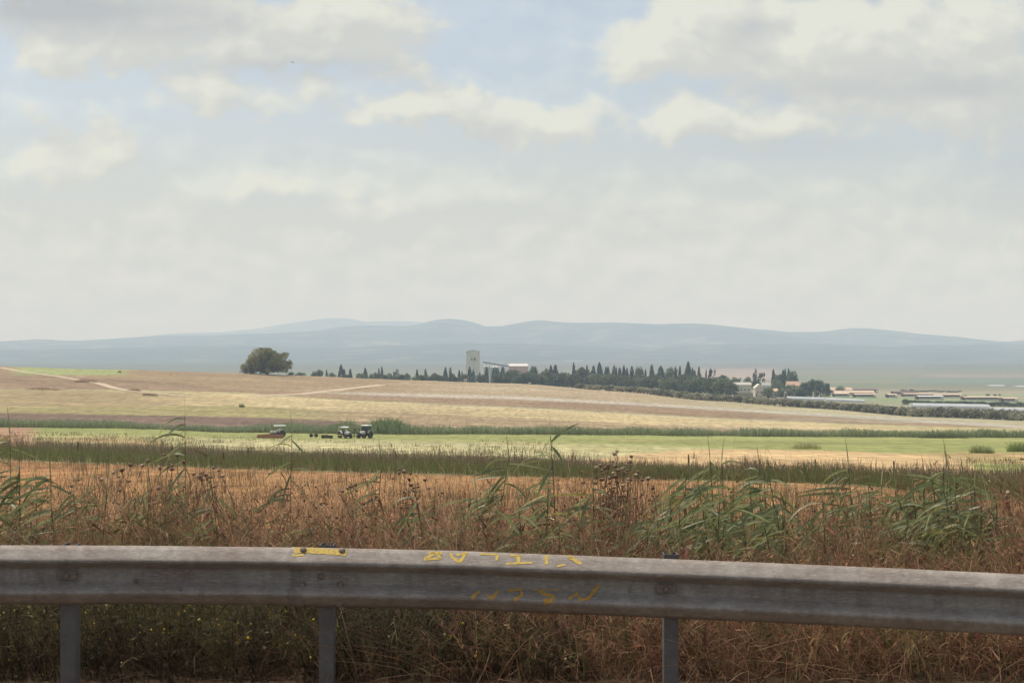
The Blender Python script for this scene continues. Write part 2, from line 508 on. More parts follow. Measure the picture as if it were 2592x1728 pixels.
def ground_color(x, y, z):
    px = CX + F * x / np.maximum(y, 8)
    py = HY + (E - z) * F / np.maximum(y, 8)
    w = fbm2(x / 9., y / 14., 5, 4) * 3.0 + fbm2(x / 1.5, y / 5., 6, 2) * 1.6      # wavering field edges
    pw = py + w * .6
    c = np.zeros(x.shape + (3,)) + np.array((.30, .165, .07))                 # ochre stubble
    c = lerp(c, (.29, .145, .06), sm(-px, -700, 200) * .6)  # left vignette painted in: ochre turns darker and redder
    dark = np.array((.15, .14, .065))
    pale = np.array((.385, .345, .18))
    green = np.array((.235, .245, .085))
    t = sm(line(px, L_ochre) - pw, -2, 2); c = lerp(c, dark, t)
    pale_ = lerp(pale + 0 * c, (.31, .29, .125), np.maximum(sm(-px, -620, -250), sm(fbm2(x / 14., y / 22., 23, 4), -.1, .35) * .6))
    pale_ = lerp(pale_, (.26, .27, .09), sm(px, 2430, 2480))
    t = sm(line(px, L_band) - pw, -3, 3); c = lerp(c, pale_, t)
    t = sm(line(px, L_green) - pw, -7, 7); c = lerp(c, green, t)
    rust = np.array((.36, .235, .12))
    t = sm(fbm2(x / 26., y / 30., 21, 4), .18, .5) * sm(py, 1096, 1108) * (py < line(px, L_band)) * (y > 120) * .7
    c = lerp(c, rust, t)
    # golden stubble field on the right
    gtop = np.interp(px, [1380, 1450, 1520, 1600, 1700, 1800, 2000, 2150, 2300, 2400, 2470], [1186, 1172, 1160, 1149, 1141, 1136, 1138, 1142, 1150, 1161, 1180])
    t = sm(py - gtop + w * .4, -1.5, 1.5) * (py < line(px, L_band) + 6) * sm(px, 1380, 1420) * sm(-px, -2475, -2450)
    c = lerp(c, (.45, .315, .16), t)
    t = sm(90 - px, -30, 40) * sm(py, 1078, 1084) * (py < 1130); c = lerp(c, (.33, .20, .12), t)
    # beyond the reeds
    beyond = sm(y, 318, 326)
    purple = lerp(lerp(np.array((.185, .125, .10)) + 0 * c, (.34, .24, .16), sm(px, 820, 1050)), (.40, .31, .19), sm(px, 1900, 2200))
    olive = lerp(lerp(np.array((.31, .265, .135)) + 0 * c, (.34, .25, .165), sm(px, 700, 960)), (.40, .31, .18), sm(px, 1700, 2200))
    straw = lerp(np.array((.33, .25, .15)) + 0 * c, (.49, .385, .24), sm(px, 250, 700))
    straw = lerp(straw, (.44, .36, .20), sm(px, 2000, 2500))
    brown = np.array((.29, .20, .14)) + 0 * c
    upper = lerp(lerp(np.array((.32, .23, .15)) + 0 * c, (.38, .29, .205), sm(px, 900, 1250)), (.40, .35, .235), sm(px, 1500, 2100))
    purple, olive, straw, brown, upper = [q * np.array((.83, .84, .73)) for q in (purple, olive, straw, brown, upper)]
    b = purple
    b = lerp(b, olive, sm(line(px, L_a) - pw, -1.2, 1.2))
    b = lerp(b, straw, sm(line(px, L_b) - pw, -1.5, 1.5))
    t = np.exp(-((py - line(px, L_c)) / 1.8) ** 2) * .7
    b = lerp(b, brown, sm(line(px, L_c) - pw, -1, 1)); b = lerp(b, (.33, .31, .16), t)
    b = lerp(b, upper, sm(line(px, L_d) - pw, -2, 2))
    t = np.exp(-((py - line(px, L_d) + 4) / 3.5) ** 2) * .75 * sm(px, 700, 1000); b = lerp(b, (.37, .345, .30), t)
    t = sm(fbm2(x / 60., y / 25., 31, 4), .1, .5) * .4; b = lerp(b, (.36, .34, .24), t * sm(px, 900, 1300))
    t = sm(-px, -340, -300) * sm(px, 20, 60) * sm(-py, -951, -947 ); b = lerp(b, (.25, .27, .11), t * (y < 760))
    c = lerp(c, b, beyond)
    # past the crest: village ground, then the valley with its strips of crops
    v = np.array((.24, .22, .14)) + 0 * c
    v = lerp(v, (.20, .24, .12), sm(fbm2(x / 400., y / 150., 41, 3), -.2, .3))
    v = lerp(v, (.32, .27, .19), sm(fbm2(x / 900., y / 260., 43, 3), .2, .5))
    t = sm(y, 2500, 2700) * sm(-y, -4300, -4000) * sm(px, 1720, 1800) * sm(-px, -2000, -1940); v = lerp(v, (.42, .33, .25), t)
    t = sm(y, 1900, 2000) * sm(-y, -2900, -2750) * sm(px, 2250, 2350); v = lerp(v, (.20, .23, .15), t)
    t = sm(y, 2750, 2850) * sm(-y, -3100, -3000) * sm(px, 2300, 2400); v = lerp(v, (.34, .25, .20), t)
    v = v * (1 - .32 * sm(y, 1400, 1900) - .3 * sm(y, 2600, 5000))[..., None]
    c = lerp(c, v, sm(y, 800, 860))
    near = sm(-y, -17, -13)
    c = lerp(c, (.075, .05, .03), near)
    c *= (1 + .10 * fbm2(x / 3., y / 4., 51, 3))[..., None]
    return np.clip(c, 0.01, .9)

def ground_mat():
    m = bpy.data.materials.new('ground_soil')
    m.use_nodes = True
    t = m.node_tree
    p = t.nodes['Principled BSDF']
    p.inputs['Roughness'].default_value = .95
    p.inputs['Specular IOR Level'].default_value = .1
    at = nn(t, 'ShaderNodeAttribute', attribute_name='tint')
    tcn = nn(t, 'ShaderNodeTexCoord')
    last = at.outputs['Color']
    # drilled rows running with the slope, clods, and broad blotches
    for scl, sc, lo, hi, det in (((.10, 1, 1), .5, .80, 1.2, 4), ((.012, .30, 1), 1.0, .74, 1.28, 5), ((1, .16, 1), .7, .62, 1.42, 7), ((.3, .8, 1), .03, .84, 1.16, 4)):
        mp = nn(t, 'ShaderNodeMapping')
        mp.inputs['Scale'].default_value = scl
        mp.inputs['Rotation'].default_value = (0, 0, .05)
        t.links.new(tcn.outputs['Object'], mp.inputs['Vector'])
        ns = nn(t, 'ShaderNodeTexNoise')
        ns.inputs['Scale'].default_value = sc
        ns.inputs['Detail'].default_value = det
        ns.inputs['Roughness'].default_value = .7
        t.links.new(mp.outputs[0], ns.inputs['Vector'])
        fr = nn(t, 'ShaderNodeMapRange')
        t.links.new(ns.outputs['Fac'], fr.inputs['Value'])
        fr.inputs['From Min'].default_value = .3
        fr.inputs['From Max'].default_value = .7
        fr.inputs['To Min'].default_value = lo
        fr.inputs['To Max'].default_value = hi
        mul = nn(t, 'ShaderNodeMix', data_type='RGBA', blend_type='MULTIPLY')
        mul.inputs['Factor'].default_value = 1
        t.links.new(last, mul.inputs['A'])
        t.links.new(fr.outputs[0], mul.inputs['B'])
        last = mul.outputs['Result']
    t.links.new(last, p.inputs['Base Color'])
    return m

rows = np.concatenate([np.linspace(-300, -20, 8), np.linspace(-15, 8, 10), np.linspace(9, 30, 30)[0:],
                       F * 5.0 / np.linspace(F * 5.0 / 31, F * 5.0 / 120, 60), np.linspace(122, 338, 130),
                       np.linspace(340, 860, 300), np.linspace(870, 1600, 70), np.exp(np.linspace(math.log(1630), math.log(17000), 110))])
rows = np.unique(rows)
qs = np.concatenate([np.linspace(-1.15, -.44, 16), np.linspace(-.42, .42, 300), np.linspace(.44, 1.15, 16)])
YY = np.repeat(rows[:, None], len(qs), 1)
XX = qs[None, :] * np.maximum(YY, 36.0)
ZZ = gz(XX, YY)
ZZ = ZZ + np.where((YY > 14) & (YY < 330), fbm2(XX / 6., YY / 9., 61, 3) * .12, 0) + np.where((YY >= 330) & (YY < 900), fbm2(XX / 30., YY / 40., 62, 3) * .22, 0)
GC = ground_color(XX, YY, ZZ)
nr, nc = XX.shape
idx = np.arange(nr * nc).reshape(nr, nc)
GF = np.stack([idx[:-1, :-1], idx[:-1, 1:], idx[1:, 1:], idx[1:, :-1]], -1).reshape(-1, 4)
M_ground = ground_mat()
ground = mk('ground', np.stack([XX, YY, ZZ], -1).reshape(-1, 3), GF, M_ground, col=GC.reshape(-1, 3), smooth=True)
tag(ground, kind='structure')

# road behind the rail (below the frame)
M_asph = pmat('asphalt', (.055, .05, .047), .9, noise=.25, nscale=30, bump=.4, bscale=200)
M_line = pmat('road_paint', (.75, .75, .72), .6, noise=.08)
rb = MB().add([(-40, -6, .006), (40, -6, .006), (40, 6.3, .006), (-40, 6.3, .006)], [(0, 1, 2, 3)])
road = tag(rb.build('road', M_asph), kind='structure')
rl = MB().add([(-40, 5.2, .011), (40, 5.2, .011), (40, 5.35, .011), (-40, 5.35, .011)], [(0, 1, 2, 3)])
tag(rl.build('road_edge_line', M_line), kind='structure')

M_gravel = pmat('dusty_gravel', (.13, .095, .07), .95, noise=.25, nscale=18, bump=.6, bscale=90, color2=(.19, .145, .11))
rs_ = MB().add([(-40, 6.3, .010), (40, 6.3, .010), (40, 7.75, .010), (-40, 7.75, .010)], [(0, 1, 2, 3)])
tag(rs_.build('road_shoulder', M_gravel), kind='structure')

# dirt tracks
M_track = pmat('pale_dirt', (.47, .37, .25), .95, noise=.15, nscale=.3)
def track(pts, w, name='dirt_track'):
    P = []
    for px, py in pts:
        y = depth_at(px, py)
        P.append((X(px, y), y))
    P = np.array(P)
    s = np.concatenate([[0], np.cumsum(np.hypot(*np.diff(P, axis=0).T))])
    ss = np.linspace(0, s[-1], 90)
    px_, py_ = np.interp(ss, s, P[:, 0]), np.interp(ss, s, P[:, 1])
    dx, dy = np.gradient(px_), np.gradient(py_)
    l = np.hypot(dx, dy) + 1e-6
    nx, ny = -dy / l, dx / l
    V = []
    for k in (-1, -.33, .33, 1):
        ww = w / 2 * k * (1 + .25 * fbm2(ss / 15., ss * 0 + k, 71, 2))
        xx, yv = px_ + nx * ww, py_ + ny * ww
        V.append(np.stack([xx, yv, gz(xx, yv) + .10], -1))
    V = np.stack(V, 1)
    n = len(ss)
    ii = np.arange(n * 4).reshape(n, 4)
    Fq = np.stack([ii[:-1, :-1], ii[:-1, 1:], ii[1:, 1:], ii[1:, :-1]], -1).reshape(-1, 4)
    return tag(mk(name, V.reshape(-1, 3), Fq, M_track, smooth=True), kind='structure')
track([(2, 931), (72, 943), (143, 953), (172, 957), (253, 971), (287, 982), (330, 990), (400, 997), (473, 1004)], 3.6)
track([(640, 1003), (683, 1001), (768, 997), (850, 988), (917, 980.5), (973, 973), (1030, 968)], 4.5)

# ------------------------------------------------------------------ hills
def hill_mat():
    m = bpy.data.materials.new('hill_scrub')
    m.use_nodes = True
    t = m.node_tree
    p = t.nodes['Principled BSDF']
    p.inputs['Roughness'].default_value = .95
    p.inputs['Specular IOR Level'].default_value = .05
    tcn = nn(t, 'ShaderNodeTexCoord')
    ns = nn(t, 'ShaderNodeTexNoise')
    ns.inputs['Scale'].default_value = .0045
    ns.inputs['Detail'].default_value = 8
    ns.inputs['Roughness'].default_value = .62
    t.links.new(tcn.outputs['Object'], ns.inputs['Vector'])
    rp = nn(t, 'ShaderNodeValToRGB')
    e = rp.color_ramp.elements
    e[0].position, e[0].color = .36, (.025, .035, .022, 1)
    e[1].position, e[1].color = .74, (.27, .23, .16, 1)
    x = e.new(.55); x.color = (.06, .07, .042, 1)
    t.links.new(ns.outputs['Fac'], rp.inputs[0])
    t.links.new(rp.outputs[0], p.inputs['Base Color'])
    return m
M_hill = hill_mat()
def hills(name, prof, y0, y1, y2, amp, seed):
    ppx, ppy = zip(*prof)
    q = np.linspace(-3400, 6000, 470)
    ys = np.linspace(y0, y2, 60)
    PX, Yg = np.meshgrid(q, ys)
    Xg = (PX - CX) / F * y1 * (0.75 + .25 * Yg / y1)
    pxr = np.interp(PX, [-3400, -1500, 0, 2592, 4200, 6000], [ppx[0] - 3400, ppx[0] - 1500, 0, 2592, 4200, 6000])
    zr = np.interp(PX, ppx, ppy)
    zr = (HY - zr) / F * y1 + 60
    t = np.clip((Yg - y0) / (y1 - y0), 0, 1)
    t2 = np.clip((y2 - Yg) / (y2 - y1), 0, 1)
    s = np.where(Yg <= y1, t * t * (3 - 2 * t), t2 ** .8)
    nz = fbm2(Xg / 1400., Yg / 1600., seed, 5)
    rid = 1 - np.abs(fbm2(Xg / 900., Yg / 2200., seed + 3, 4))
    z = -60 + zr * s + amp * (nz + .7 * rid - .6) * (4 * s * (1 - s)) * np.clip(zr / 150, .3, 1.2)
    z += fbm2(Xg / 150., Yg / 150., seed + 5, 2) * 3 * s
    z = np.where((Yg <= y0) | (Yg >= y2), -61.5, z)
    n, k = z.shape
    ii = np.arange(n * k).reshape(n, k)
    Fq = np.stack([ii[:-1, :-1], ii[:-1, 1:], ii[1:, 1:], ii[1:, :-1]], -1).reshape(-1, 4)
    return tag(mk(name, np.stack([Xg, Yg, z + E], -1).reshape(-1, 3), Fq, M_hill, smooth=True), kind='structure')
main_ridge = [(-3400, 850), (-1200, 870), (-400, 872), (0, 866), (110, 858), (200, 864), (300, 857), (400, 850), (560, 848), (700, 843), (800, 838), (860, 828), (910, 824), (960, 824), (1030, 826), (1065, 820),
              (1100, 810), (1130, 807), (1160, 808), (1190, 814), (1230, 826), (1270, 825), (1310, 818), (1345, 812), (1375, 810), (1405, 814), (1450, 817), (1550, 816), (1650, 821), (1750, 820), (1850, 828), (1990, 840), (2080, 840),
              (2120, 834), (2160, 830), (2210, 833), (2300, 843), (2400, 852), (2480, 862), (2540, 865), (2592, 860), (2900, 850), (3600, 865), (6000, 860)]
hills('hills', main_ridge, 7600, 11000, 13000, 75, 3)
far_ridge = [(-3400, 866), (0, 866), (300, 858), (450, 843), (560, 841), (650, 832), (750, 816), (830, 805), (880, 806), (930, 815), (1000, 812), (1060, 815), (1200, 836), (1700, 846), (2592, 866), (6000, 868)]
hills('far_hills', far_ridge, 13100, 15600, 16900, 25, 23)
foot = [(-3400, 880), (-300, 882), (0, 886), (300, 880), (600, 874), (900, 879), (1150, 868), (1400, 872), (1600, 884), (1800, 872), (2000, 868), (2250, 877), (2450, 870), (2592, 872), (3200, 880), (6000, 885)]
hills('foothills', foot, 6300, 8300, 9800, 34, 37)

# ================================================================== ribbons (grass, stalks, leaves)
def unit(v): return v / (np.linalg.norm(v, axis=-1, keepdims=True) + 1e-9)
def ribbons(P0, D, L, Wd, bend, nseg, c0, c1, rs, taper=0.25, face=None):
    N = len(P0)
    t = np.linspace(0, 1, nseg + 1)
    P = P0[:, None, :] + D[:, None, :] * (L[:, None] * t)[..., None] + bend[:, None, :] * (L[:, None] * t ** 2)[..., None]
    if face is None:
        a = rs.rand(N) * math.pi
        face = np.stack([np.cos(a), np.sin(a), np.zeros(N)], -1)
    ax = unit(face - D * np.sum(face * D, -1, keepdims=True))
    wd = Wd[:, None] * (1 - (1 - taper) * t)[None, :] * .5
    A = P - ax[:, None, :] * wd[..., None]
    B = P + ax[:, None, :] * wd[..., None]
    V = np.stack([A, B], 2).reshape(-1, 3)
    m = (nseg + 1) * 2
    base = (np.arange(N) * m)[:, None]
    k = np.arange(nseg) * 2
    Fq = np.stack([base + k, base + k + 1, base + k + 3, base + k + 2], -1).reshape(-1, 4)
    c = c0[:, None, :] * (1 - t)[None, :, None] + c1[:, None, :] * t[None, :, None]
    Cc = np.repeat(c, 2, axis=1).reshape(-1, 3)
    return V, Fq, Cc
def join(parts):
    Vs, Fs, Cs, b = [], [], [], 0
    for V, Fq, Cc in parts:
        Vs.append(V); Fs.append(Fq + b); Cs.append(Cc); b += len(V)
    return np.concatenate(Vs), np.concatenate(Fs), np.concatenate(Cs)
def pick(rs, cols, n, var=.2):
    cols = np.array(cols, float)
    c = cols[rs.randint(0, len(cols), n)]
    return c * (1 + var * (rs.rand(n, 1) * 2 - 1)) * (1 + .06 * (rs.rand(n, 3) * 2 - 1))
def updir(rs, n, spread, wind=(0, 0)):
    d = np.stack([rs.randn(n) * spread + wind[0], rs.randn(n) * spread + wind[1], np.ones(n)], -1)
    return unit(d)
def bendv(rs, n, a, wind=(0, 0), down=.1):
    return np.stack([rs.randn(n) * a + wind[0], rs.randn(n) * a + wind[1], -down * np.abs(rs.randn(n))], -1)
def dots(P, size, col, rs):
    """small seed grains: flattened octahedra"""
    n = len(P)
    o = np.array([(1, 0, 0), (-1, 0, 0), (0, 1, 0), (0, -1, 0), (0, 0, 1), (0, 0, -1)], float)
    V = P[:, None, :] + o[None] * size[:, None, None]
    f = np.array([(0, 2, 4), (2, 1, 4), (1, 3, 4), (3, 0, 4), (2, 0, 5), (1, 2, 5), (3, 1, 5), (0, 3, 5)])
    Fq = (np.arange(n)[:, None, None] * 6 + f[None]).reshape(-1, 3)
    Fq = np.concatenate([Fq, Fq[:, 2:3]], 1)  # padded, cleaned below
    return V.reshape(-1, 3), Fq[:, :3], np.repeat(col, 6, 0)

rs = np.random.RandomState(7)
def scatter(n, y0, y1, rs, pad=1.12, bias=1.0):
    y = y0 + (y1 - y0) * rs.rand(n) ** bias
    x = (rs.rand(n) * 2 - 1) * .36 * pad * y
    return x, y

# ---- dry weeds on the bank behind the rail
BROWN = [(.205, .10, .062), (.27, .135, .078), (.135, .068, .045), (.31, .17, .095), (.40, .25, .14), (.225, .095, .07), (.175, .13, .06)]
TAN = [(.46, .34, .21), (.40, .28, .16), (.52, .42, .28), (.33, .22, .12)]
OLIVE = [(.12, .12, .05), (.16, .14, .06), (.10, .11, .04), (.20, .16, .07)]
def weed_plants(n, y0, y1, hlo, hhi, cols, rs, nb=9, spread=.22, blen=(.12, .32), w=(.004, .007), pxr=None, bias=1.0, dotn=0, hfun=None):
    x, y = scatter(n, y0, y1, rs, 1.6, bias)
    if pxr is not None:
        px = pxr[0] + (pxr[1] - pxr[0]) * rs.rand(n)
        x = (px - CX) / F * y
    z = gz(x, y)
    h = hlo + (hhi - hlo) * rs.rand(n)
    h *= 1 + .3 * fbm2(x / 1.1, y / 1.3, 81, 3)
    if hfun is not None: h *= hfun(x, y)
    P = np.stack([x, y, z - .03], -1)
    D = updir(rs, n, spread, (-.05, 0))
    Bd = bendv(rs, n, .15, (-.08, 0), .12)
    ci = np.clip(((fbm2(x / .9, y / 1.1, 17, 3) * .9 + .5 + .25 * rs.randn(n)) * len(cols)).astype(int), 0, len(cols) - 1)
    vv = (1 + .25 * (rs.rand(n, 1) * 2 - 1))
    c0 = np.array(cols)[ci] * vv
    c1 = c0 * (1 + .2 * (rs.rand(n, 3) - .5))
    out = [ribbons(P, D, h, w[0] + (w[1] - w[0]) * rs.rand(n), Bd, 5, c0, c1, rs, .35)]
    k = np.repeat(np.arange(n), nb)
    t = .25 + .75 * rs.rand(n * nb)
    Pb = P[k] + D[k] * (h[k] * t)[:, None] + Bd[k] * (h[k] * t * t)[:, None]
    Db = unit(D[k] * .45 + rs.randn(n * nb, 3) * .62 + np.array((0, 0, .25)))
    Lb = (blen[0] + (blen[1] - blen[0]) * rs.rand(n * nb)) * (1.15 - .5 * t)
    cb = c1[k] * (1 + .25 * (rs.rand(n * nb, 1) - .5))
    Bb = bendv(rs, n * nb, .2, (-.05, 0), .25)
    lf_ = rs.rand(n * nb) < .22
    out.append(ribbons(Pb, Db, np.where(lf_, Lb * .45, Lb), np.where(lf_, .010 + .010 * rs.rand(n * nb), w[0] * .8), Bb, 2, cb, cb * 1.15, rs, .4))
    V, Fq, Cc = join(out)
    if dotn:
        m = rs.randint(0, n * nb, dotn)
        tt = .4 + .6 * rs.rand(dotn)
        Pd = Pb[m] + Db[m] * (Lb[m] * tt)[:, None] + Bb[m] * (Lb[m] * tt * tt)[:, None]
        return (V, Fq, Cc), Pd
    return V, Fq, Cc

STANDS = [(1650, 2050, .62), (2270, 2540, .58), (-100, 170, .75), (690, 820, .7), (1240, 1520, .75)]
def bank(x, y):
    px = CX + F * x / y
    f = 1 + .13 * (y - 10)
    for a, b, k in STANDS:
        f = f * (1 - (1 - k) * sm(px, a - 60, a + 20) * sm(-px, -b - 60, -b + 20) * sm(-y, -12.4, -11.4))
    return f
parts = []
parts.append(weed_plants(13000, 9.9, 15.5, .72, 1.25, BROWN, rs, 12, spread=.34, blen=(.12, .38), hfun=bank))
parts.append(weed_plants(2800, 10.2, 16, .7, 1.45, TAN, rs, 6, spread=.5, w=(.004, .008), hfun=bank))
parts.append(weed_plants(2600, 10.0, 16, .5, 1.1, OLIVE, rs, 10, blen=(.10, .25), w=(.006, .012)))
x, y = scatter(58000, 9.6, 19, rs, 1.6)     # fine dead grass
P = np.stack([x, y, gz(x, y) - .02], -1)
n = len(x)
parts.append(ribbons(P, updir(rs, n, .4, (-.05, 0)), (.45 + .7 * rs.rand(n)) * (1 + .35 * fbm2(x, y, 91, 3)) * bank(x, y), .003 + .004 * rs.rand(n), bendv(rs, n, .35, (-.1, 0), .4), 4,
                     pick(rs, BROWN + TAN[:2], n), pick(rs, BROWN[1:] + TAN, n), rs, .3))
n = 900                                        # broken straw coloured stalks leaning every way
x, y = scatter(n, 10.2, 15, rs, 1.1)
P = np.stack([x, y, gz(x, y) + .3 * rs.rand(n)], -1)
parts.append(ribbons(P, unit(rs.randn(n, 3) * np.array((1, .7, .3)) + np.array((0, 0, .7))), .5 + .6 * rs.rand(n), .005 + .005 * rs.rand(n), bendv(rs, n, .25, (0, 0), .3), 4, pick(rs, TAN, n), pick(rs, TAN, n) * 1.1, rs, .4))
V, Fq, Cc = join(parts)
tag(mk('dry_weeds', V, Fq, M_veg, col=Cc), 'dense reddish brown dead weeds and stalks on the bank behind the guardrail', 'weeds', kind='stuff')

# ---- low growth under and just behind the rail: dark leafy weeds with yellow flowers on the left, dead grass on the right
parts = []
DARKG = [(.06, .05, .03), (.085, .068, .034), (.055, .042, .026), (.11, .08, .038)]  # dark leaf colours, lowered further to paint in the left side's vignette
def leftish(x, y): return .55 + .25 * fbm2(x, y * 2, 15, 3) + .3
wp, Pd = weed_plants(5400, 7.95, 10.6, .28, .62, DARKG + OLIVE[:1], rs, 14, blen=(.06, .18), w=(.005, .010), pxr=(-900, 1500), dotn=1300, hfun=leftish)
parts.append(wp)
parts.append(weed_plants(4400, 7.95, 11, .3, .7, BROWN + [(.30, .18, .09)], rs, 9, spread=.3, blen=(.08, .22), pxr=(1200, 3500)))
parts.append(weed_plants(1300, 7.95, 11, .25, .6, OLIVE, rs, 10, spread=.3, blen=(.08, .2), w=(.006, .01), pxr=(1000, 3500)))
n = 30000
y = 7.9 + 3.6 * rs.rand(n); px = -900 + 4400 * rs.rand(n) ** .85
x = (px - CX) / F * y
P = np.stack([x, y, gz(x, y) - .02], -1)
left_vignette = np.clip((px - 150) / 1100, .3, 1)[:, None]  # vignette painted into the grass: colour falls off towards the left
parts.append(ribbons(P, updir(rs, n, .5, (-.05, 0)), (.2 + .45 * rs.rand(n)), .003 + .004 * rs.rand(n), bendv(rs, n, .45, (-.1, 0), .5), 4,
                     pick(rs, BROWN, n) * left_vignette, pick(rs, BROWN + TAN[:2] + OLIVE[:2], n) * left_vignette, rs, .3))
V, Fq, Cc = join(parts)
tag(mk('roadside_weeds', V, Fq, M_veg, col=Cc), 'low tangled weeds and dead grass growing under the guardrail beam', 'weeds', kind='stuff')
# the yellow flowers: far too many dots to count
m = rs.permutation(len(Pd))[:950]
Pd = Pd[m]; Pd = Pd[(Pd[:, 0] < -.2 + .6 * rs.randn(len(Pd)))]
Vd, Fd, Cd = dots(Pd, .006 + .006 * rs.rand(len(Pd)), pick(rs, [(.65, .47, .03), (.55, .42, .05), (.6, .5, .2)], len(Pd)), rs)
tag(mk('yellow_flowers', Vd, Fd, M_veg, col=Cd), 'tiny yellow flower heads dotted through the dark weeds under the guardrail', 'flowers', kind='stuff')

# ---- seed dots on the dry weeds (dock and sorrel)
n = 900
x, y = scatter(n, 11.5, 16.5, rs, 1.1)
h = .8 + .7 * rs.rand(n)
P = np.stack([x, y, gz(x, y)], -1)
D = updir(rs, n, .14, (-.03, 0)); Bd = bendv(rs, n, .08, (-.04, 0), .02)
cst = pick(rs, [(.17, .085, .055), (.22, .12, .07), (.13, .07, .05)], n)
st_ = ribbons(P, D, h, np.full(n, .006), Bd, 5, cst, cst, rs, .4)
k = np.repeat(np.arange(n), 16)
t = .5 + .5 * rs.rand(len(k))
Pd = P[k] + D[k] * (h[k] * t)[:, None] + Bd[k] * (h[k] * t * t)[:, None] + rs.randn(len(k), 3) * np.array((.025, .025, .012))
Vd, Fd, Cd = dots(Pd, .005 + .008 * rs.rand(len(k)), cst[k] * .9, rs)
Fq3 = np.concatenate([st_[1][:, [0, 1, 2]], st_[1][:, [0, 2, 3]], Fd + len(st_[0])])
tag(mk('seeding_dock', np.concatenate([st_[0], Vd]), Fq3, M_veg, col=np.concatenate([st_[2], Cd])), 'thin brown seeding dock stalks dotted with grains above the dead weeds', 'weeds', kind='stuff')

# ---- stubble and sparse stalks in the ochre field
def photo_xy(px, py):
    """bearing and depression of ground points, vectorised, for the near slope (y < 330)"""
    ys = np.linspace(18, 330, 1200)
    tab = np.stack([np.maximum.accumulate(-(HY + (E - gz((q - CX) / F * ys, ys)) * F / ys)) for q in np.linspace(-800, 3400, 43)])
    fj = np.clip((px + 800) / 100., 0, 41.999); j = fj.astype(int)
    o = np.empty(len(px))
    for jj in range(43):
        mm = j == jj
        if mm.any():
            f = fj[mm] - jj
            a = np.interp(-py[mm], tab[jj], ys); b = np.interp(-py[mm], tab[min(jj + 1, 42)], ys)
            o[mm] = a * (1 - f) + b * f
    return (px - CX) / F * o, o
parts = []
n = 36000
px = -700 + 4000 * rs.rand(n); py = line(px, L_ochre) + 1 + 130 * rs.rand(n) ** 1.1
x, y = photo_xy(px, py)
P = np.stack([x, y, gz(x, y)], -1)
lf = np.clip(1 - px / 1400, 0, .5)[:, None]  # stubble colour dimmed on the left, same painted vignette as the ground
parts.append(ribbons(P, updir(rs, n, .25), .06 + .10 * rs.rand(n), .010 + .015 * rs.rand(n), bendv(rs, n, .2), 2, pick(rs, [(.30, .17, .07), (.25, .135, .055), (.34, .21, .095)], n) * (1 - .3 * lf), pick(rs, [(.34, .20, .085), (.29, .17, .07), (.38, .25, .12)], n) * (1 - .3 * lf), rs))
V, Fq, Cc = join(parts)
tag(mk('ochre_stubble', V, Fq, M_veg, col=Cc), 'short ochre stubble covering the near field beyond the reeds', 'stubble', kind='stuff')
n = 5000
px = -700 + 4000 * rs.rand(n); py = line(px, L_ochre) + 1 + 110 * rs.rand(n) ** 1.4
x, y = photo_xy(px, py)
keep = fbm2(x / 4., y / 6., 33, 3) > -.1
x, y = x[keep], y[keep]; n = len(x)
k = np.repeat(np.arange(n), 4)
x = x[k] + rs.randn(len(k)) * .15; y = y[k] + rs.randn(len(k)) * .15; n = len(x)
P = np.stack([x, y, gz(x, y)], -1)
V, Fq, Cc = ribbons(P, updir(rs, n, .09), .35 + .6 * rs.rand(n), .010 + .016 * rs.rand(n), bendv(rs, n, .1), 3, pick(rs, [(.10, .10, .04), (.14, .11, .05), (.09, .085, .04)], n), pick(rs, [(.16, .12, .06), (.12, .08, .05)], n), rs)
tag(mk('field_weeds', V, Fq, M_veg, col=Cc), 'sparse dark upright weed stalks standing in the ochre field', 'weeds', kind='stuff')

# ---- the dark band of tall grass along the field fence
parts = []
n = 57000
px = -700 + 4000 * rs.rand(n)
u = rs.rand(n)
py = line(px, L_ochre) + (line(px, L_band) + 16 - line(px, L_ochre)) * u
x, y = photo_xy(px, py)
P = np.stack([x, y, gz(x, y)], -1)
hh = (.45 + .55 * rs.rand(n)) * (.7 + .6 * u) * (1 + .55 * fbm2(x / 2.2, y / 5., 35, 4) + .25 * fbm2(x / 9., y / 12., 38, 2))
gcol = pick(rs, [(.15, .175, .06), (.19, .195, .075), (.13, .15, .05), (.23, .21, .09)], n)
bcol = pick(rs, [(.23, .145, .10), (.19, .12, .085), (.27, .18, .12)], n)
mixf = sm(u, .35, .75)[:, None]
parts.append(ribbons(P, updir(rs, n, .16), hh, .02 + .03 * rs.rand(n), bendv(rs, n, .15, (-.05, 0)), 3, gcol * (1 - .5 * mixf) + bcol * .5 * mixf, gcol * (1 - mixf) + bcol * mixf, rs, .3))
n = 2000   # tall seed stalks rising above the band
px = -700 + 4000 * rs.rand(n)
py = line(px, L_band) + 8 + 12 * rs.rand(n)
x, y = photo_xy(px, py)
k = fbm2(x / 3., y / 60., 36, 3) > -.25
x, y = x[k], y[k]; n = len(x)
P = np.stack([x, y, gz(x, y)], -1)
cst = pick(rs, [(.13, .085, .06), (.10, .08, .045), (.16, .12, .07)], n)
parts.append(ribbons(P, updir(rs, n, .05), .5 + .8 * rs.rand(n), .022 + .02 * rs.rand(n), bendv(rs, n, .06), 3, cst, cst, rs, .5))
V, Fq, Cc = join(parts)
tag(mk('tall_grass', V, Fq, M_veg, col=Cc), 'dark band of tall green grass with purple brown seed heads along the field fence', 'grass', kind='stuff')

